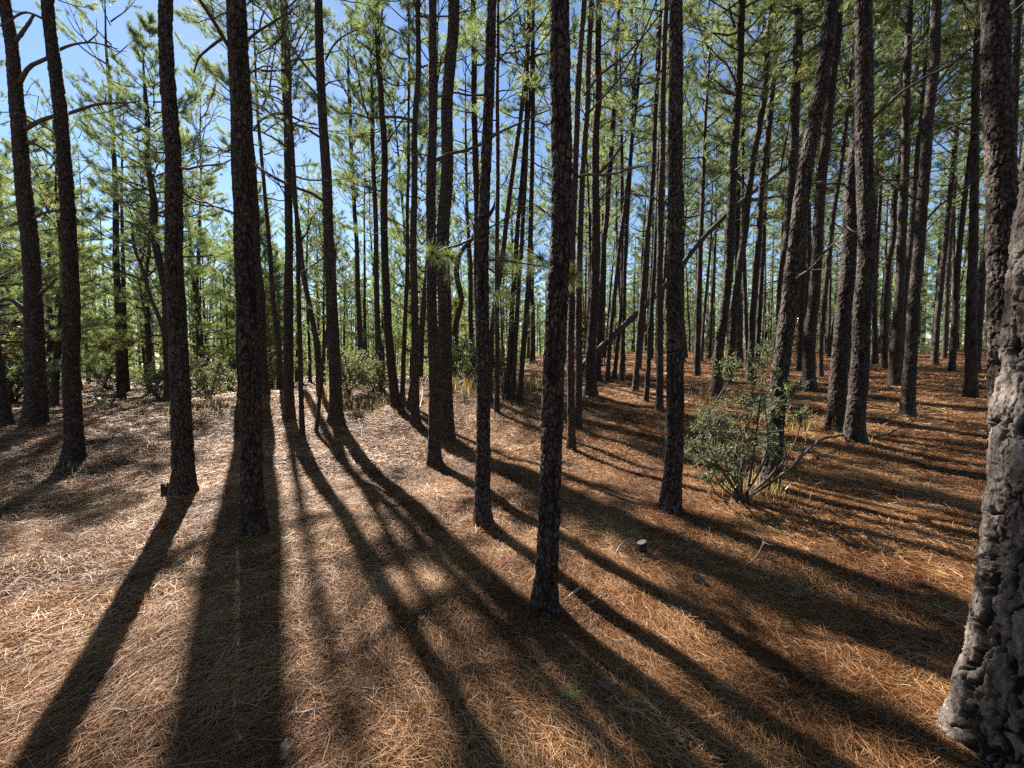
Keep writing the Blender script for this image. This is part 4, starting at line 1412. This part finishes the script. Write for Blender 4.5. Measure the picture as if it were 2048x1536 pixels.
stick('stick', [(1228, 1119), (1240, 1106), (1266, 1090)], .007, .004, 'bent dark stick resting beside the small cut stump', seed=10, lift=[.01, .06, .07])
stick('stick', [(880, 1440), (850, 1440), (843, 1470)], .005, .003, 'small kinked twig on the needles at the bottom middle', seed=11)
stick('stick', [(1010, 1530), (1035, 1500), (1055, 1492)], .004, .002, 'pale curved twig at the very bottom, middle', seed=12)
stick('stick', [(1040, 1370), (1080, 1365), (1100, 1360)], .004, .003, 'short twig in shade behind the green sprig', seed=13)
stick('stick', [(1440, 1400), (1470, 1420), (1478, 1445)], .006, .003, 'small pale twig in the shade, lower right', seed=14, twigs=1)
stick('stick', [(820, 1000), (835, 1015), (850, 1030)], .006, .003, 'dark twig lying in the sun left of the slim straight pine', seed=15)
stick('fallen_branch', [(1580, 941), (1610, 918), (1640, 900), (1690, 886)], .026, .018, 'arched grey fallen branch propped at the foot of the close twin pair', 'branch', M_LOG, [.02, .10, .17, .16], 8, 0, 16)
stick('fallen_branch', [(1740, 786), (1775, 780), (1806, 773)], .03, .02, 'dark fallen branch on the rise behind the twin pair', 'branch', M_LOG, None, 8, 2, 17)
stick('fallen_branch', [(1600, 800), (1650, 802), (1690, 800)], .025, .015, 'thin fallen branch lying left of the twin pair', 'branch', M_LOG, None, 7, 2, 18)
stick('fallen_branch', [(1745, 878), (1790, 870), (1800, 865)], .022, .012, 'short dead branch right of the twin pair', 'branch', M_LOG, [.03, .08, .1], 7, 3, 19)
stick('fallen_log', [(1893, 773), (1940, 778), (1990, 783)], .07, .06, 'dark fallen log beside the right-hand trunks', 'log', M_LOG, None, 12, 0, 20)
stick('fallen_log', [(1828, 697), (1865, 690), (1900, 686)], .17, .13, 'pale far log on the crest at the right', 'log', M_STICK, None, 12, 1, 21)
stick('fallen_log', [(1905, 684), (1940, 683), (1980, 690)], .14, .12, 'dark far log on the crest behind the right-hand trunks', 'log', M_LOG, None, 12, 0, 22)
stick('fallen_log', [(178, 798), (205, 806), (232, 816)], .07, .05, 'grey fallen log left of the young forked pine', 'log', M_LOG, None, 10, 2, 23)
stick('fallen_branch', [(1660, 712), (1610, 716), (1590, 716)], .06, .05, 'pale fallen stem far behind the sunny gap pine', 'branch', M_LOG, None, 8, 2, 24)
stick('stick', [(858, 770), (848, 790), (840, 818)], .012, .02, 'thin stick leaning behind the touching pair', lift=[.45, .22, .0], seed=25)
stick('stick', [(648, 842), (662, 826), (668, 820)], .014, .01, 'short propped stick left of the straight dark pine', seed=26, lift=[.0, .1, .14], twigs=1)


def small_twigs():
    r = np.random.default_rng(333)
    for k in range(22):
        x, y = r.uniform(60, 1800), r.uniform(960, 1480) if k % 2 else r.uniform(860, 1100)
        a, L = r.uniform(0, 6.28), r.uniform(18, 55) * (y / 1200)
        pts = [(x + L * math.cos(a) * t, y + L * .45 * math.sin(a) * t + r.normal(0, 3)) for t in (-.5, 0, .5)]
        stick('twig', pts, r.uniform(.003, .006), .002, 'thin dead twig half buried in the fallen needles', 'twig', M_STICK if k % 3 else M_LOG, None, 5, int(r.integers(0, 3)), 340 + k, .2, 'small dead twigs among the fallen needles')


small_twigs()


def stump(px, py, rr, h, label, ragged, seed):
    b = ghit(px, py)
    r = np.random.default_rng(seed)
    ns, nz = 28, 12
    th = np.linspace(0, 2 * PI, ns, endpoint=False)
    zs = np.linspace(-.05, h, nz)
    rad = rr * (1 + .5 * np.exp(-np.maximum(zs, 0) / .03))[:, None] * (1 + .10 * vnoise(np.cos(th)[None] * 3, np.sin(th)[None] * 3, zs[:, None] * 14, seed))
    X, Y = rad * np.cos(th), rad * np.sin(th)
    Z = np.repeat(zs[:, None], ns, 1)
    if ragged:
        Z[-3:] += (np.array([.25, .6, 1.0])[:, None]) * (h * .6 * vnoise(np.cos(th) * 2.2, np.sin(th) * 2.2, 0, seed + 1))[None]
    else:
        Z[-1] += .012 * np.cos(th)
    V = np.stack([X, Y, Z], -1).reshape(-1, 3)
    i = np.arange(nz - 1)[:, None] * ns
    j = np.arange(ns)[None]
    q = np.stack([i + j, i + (j + 1) % ns, i + ns + (j + 1) % ns, i + ns + j], -1).reshape(-1, 4)
    root = bpy.data.objects.new('tree_stump', None)
    COL.objects.link(root)
    root.location = b
    tag(root, label, 'stump')
    me = mk_mesh('bark_side', V, [q], M_BARK, None, True, {'tone': np.full(len(V), .6), 'bark': r.random(len(V)) * .5 + .5})
    add_obj('bark_side', me, root)
    T = V[-ns:].copy()
    T[:, :2] *= .97
    Tv = np.vstack([T, [[0, 0, T[:, 2].mean() - (.05 if ragged else 0)]]])
    Tv[:, 2] += .001
    t = np.stack([np.arange(ns), (np.arange(ns) + 1) % ns, np.full(ns, ns)], -1)
    add_obj('cut_face', mk_mesh('cut_face', Tv, [t], M_LOG if ragged else M_CUT, None, False), root)


stump(1283, 1108, .036, .10, 'small freshly cut stump with a pale top in the sunlit needles', False, 1)
stump(333, 1000, .045, .15, 'small broken rotten stump against the foot of the left dark pine', True, 2)


def cone_mesh():
    g = Geo()
    n = 70
    for i in range(n):
        t = i / n
        z = -.04 + .08 * t
        rr = .024 * math.sin(PI * (.12 + .8 * t)) + .004
        a = i * 2.39996
        d = np.array([math.cos(a), math.sin(a), .25 + .5 * t])
        d = d / np.linalg.norm(d)
        s = np.array([-math.sin(a), math.cos(a), 0])
        p = np.array([0, 0, z])
        V = [p + s * .003, p - s * .003, p + d * rr - s * .008, p + d * (rr + .006), p + d * rr + s * .008, p + d * rr * .8 + np.array([0, 0, -.004])]
        g.add(V, [[0, 1, 2, 4]], [[2, 3, 4], [0, 4, 5], [1, 5, 2], [2, 5, 3], [3, 5, 4]])
    return g.mesh('pine_cone', [M_CONE], False)


CONE = cone_mesh()
for k, (x, y, lab) in enumerate(((1846, 1047, 'dark open pine cone in the shadow near the big right trunk'), (1595, 1200, 'grey weathered pine cone on the sunlit needles, right'),
                                 (1400, 1172, 'small dark pine cone on the sunny slope below the holly bush'))):
    p = ghit(x, y)
    p[2] += .035
    tag(add_obj('pine_cone', CONE, None, p, (1.4, .3 * k, k * 1.7), 1.25), lab, 'pine cone')


def flake_mesh(seed):
    r = np.random.default_rng(seed)
    n = 11
    th = np.linspace(0, 2 * PI, n, endpoint=False)
    rr = r.uniform(.6, 1.15, n)
    o = np.stack([np.cos(th) * rr * .5, np.sin(th) * rr * .26, 0 * th], -1)
    o[:, 2] = .10 * o[:, 0] ** 2 * 4 - .25 * o[:, 1] ** 2 * 4 + r.normal(0, .02, n)
    inner = o * .5
    inner[:, 2] += .05
    top = np.vstack([o, inner, [[0, 0, .06]]])
    bot = top - [0, 0, .05]
    V = np.vstack([top, bot])
    m = 2 * n + 1
    j = np.arange(n)
    j2 = (j + 1) % n
    q = np.concatenate([np.stack([j, j2, n + j2, n + j], -1), np.stack([m + j2, m + j, m + n + j, m + n + j2], -1), np.stack([j2, j, m + j, m + j2], -1)])
    t = np.concatenate([np.stack([n + j, n + j2, np.full(n, 2 * n)], -1), np.stack([m + n + j2, m + n + j, np.full(n, m + 2 * n)], -1)])
    return mk_mesh('bark_flake', V, [q, t], M_FLAKE, None, False)


FLAKES = [flake_mesh(800 + k) for k in range(6)]
FL = [(480, 1483, .10), (570, 1508, .11), (375, 1335, .07), (290, 1343, .05), (1154, 1293, .07), (1100, 1338, .09), (1213, 1377, .13), (1036, 1437, .09), (1231, 1289, .06), (1259, 1283, .06),
      (828, 1357, .06), (832, 1414, .05), (1722, 1332, .11), (1742, 1350, .08), (1690, 1437, .06), (1782, 1449, .08), (1355, 1482, .09), (1432, 1522, .08), (1476, 1272, .06), (1760, 1243, .06),
      (1871, 1312, .07), (655, 1281, .05), (262, 1196, .05), (632, 1391, .05), (878, 1322, .05), (980, 1166, .05), (760, 1040, .06), (900, 1095, .06), (1050, 1143, .05), (700, 1320, .05),
      (845, 1243, .05), (1310, 1000, .05), (1440, 1080, .07), (1570, 1300, .06), (1650, 1400, .06), (560, 1360, .05), (180, 1400, .06), (80, 1260, .05), (420, 1180, .05), (690, 1200, .05), (610, 1080, .06),
      (1206, 1105, .05), (1330, 1130, .05), (1290, 1180, .05), (985, 1300, .05), (920, 1470, .05), (1180, 1480, .05), (300, 1490, .06), (75, 1480, .06), (1560, 1380, .05)]
for k, (x, y, s) in enumerate(FL):
    p = ghit(x, y)
    p[2] += .022
    s *= .82
    r = np.random.default_rng(900 + k)
    tag(add_obj('bark_flake', FLAKES[k % 6], None, p, (r.normal(0, .18), r.normal(0, .18), r.uniform(0, 6.28)), s),
        'small loose flake of grey pine bark lying on the fallen needles', 'bark flake', 'loose bark flakes scattered on the needles')


def ground_sprig():
    p = ghit(1122, 1408)
    r = np.random.default_rng(66)
    e = ghit(1092, 1410) - p
    g = Geo()
    tube(g, np.array([e + [0, 0, .02], e * .5 + [0, 0, .03], [0, 0, .03]]), np.array([.003, .003, .004]), 5, 1, .5)
    needles(g, np.array([[0, 0, .03]]), np.array([[.8, .1, .12]]), 75, L=.12, w=.0026, spread=(.05, .85), back=.03, r=r, tone=np.array([.45]), droop=.02)
    tag(add_obj('pine_sprig', g.mesh('pine_sprig', [M_NEEDLE, M_TWIG], False), None, p), 'fresh green pine sprig lying on the brown needles at bottom centre', 'sprig')


for (_, b_, _, fr_, Y_) in PX.values():
    if Y_ < 10:
        MOUNDS.append((b_[0], b_[1], .10 + 2.1 * fr_(.3), .022 + .22 * fr_(.3)))
MOUNDS.append((bx, by, .5, .06))
ground_sprig()
dry_grass()
build_ground()
build_litter()

# ------------------------------------------------------------------ light, sky, camera
w = bpy.data.worlds.new('World')
scene.world = w
w.use_nodes = True
nt = w.node_tree
sky = nt.nodes.new('ShaderNodeTexSky')
sky.sky_type = 'NISHITA'
sky.sun_disc = False
sky.sun_elevation = SUN_EL
sky.sun_rotation = SUN_AZ
sky.air_density = 1.0
sky.dust_density = 0.05
sky.ozone_density = 3.5
nt.nodes['Background'].inputs['Strength'].default_value = .05
nt.links.new(sky.outputs[0], nt.nodes['Background'].inputs['Color'])

sd = Vector((math.sin(SUN_AZ) * math.cos(SUN_EL), math.cos(SUN_AZ) * math.cos(SUN_EL), math.sin(SUN_EL)))
ld = bpy.data.lights.new('sun', 'SUN')
ld.energy = 5.0
ld.angle = R_(.53)
ld.color = (1, .93, .82)
lo = bpy.data.objects.new('sun', ld)
COL.objects.link(lo)
lo.rotation_euler = sd.to_track_quat('Z', 'Y').to_euler()
lo.location = (-20, 30, 30)

cd = bpy.data.cameras.new('camera')
cd.sensor_width = 36
cd.lens = F / 2048 * 36
cd.clip_start = .05
cd.clip_end = 1500
co = bpy.data.objects.new('camera', cd)
COL.objects.link(co)
co.location = (0, 0, CAMH)
co.rotation_euler = (PI / 2 - PITCH, 0, 0)
scene.camera = co

scene.view_settings.view_transform = 'Standard'
scene.view_settings.look = 'None'
scene.view_settings.exposure = 1.92
scene.view_settings.gamma = 1
cy = scene.cycles
cy.max_bounces = 6
cy.diffuse_bounces = 3
cy.glossy_bounces = 2
cy.transmission_bounces = 3
cy.transparent_max_bounces = 4
cy.use_denoising = False
cy.caustics_reflective = False
cy.caustics_refractive = False
print('objects', len(bpy.data.objects), 'polys', sum(len(m.polygons) for m in bpy.data.meshes))
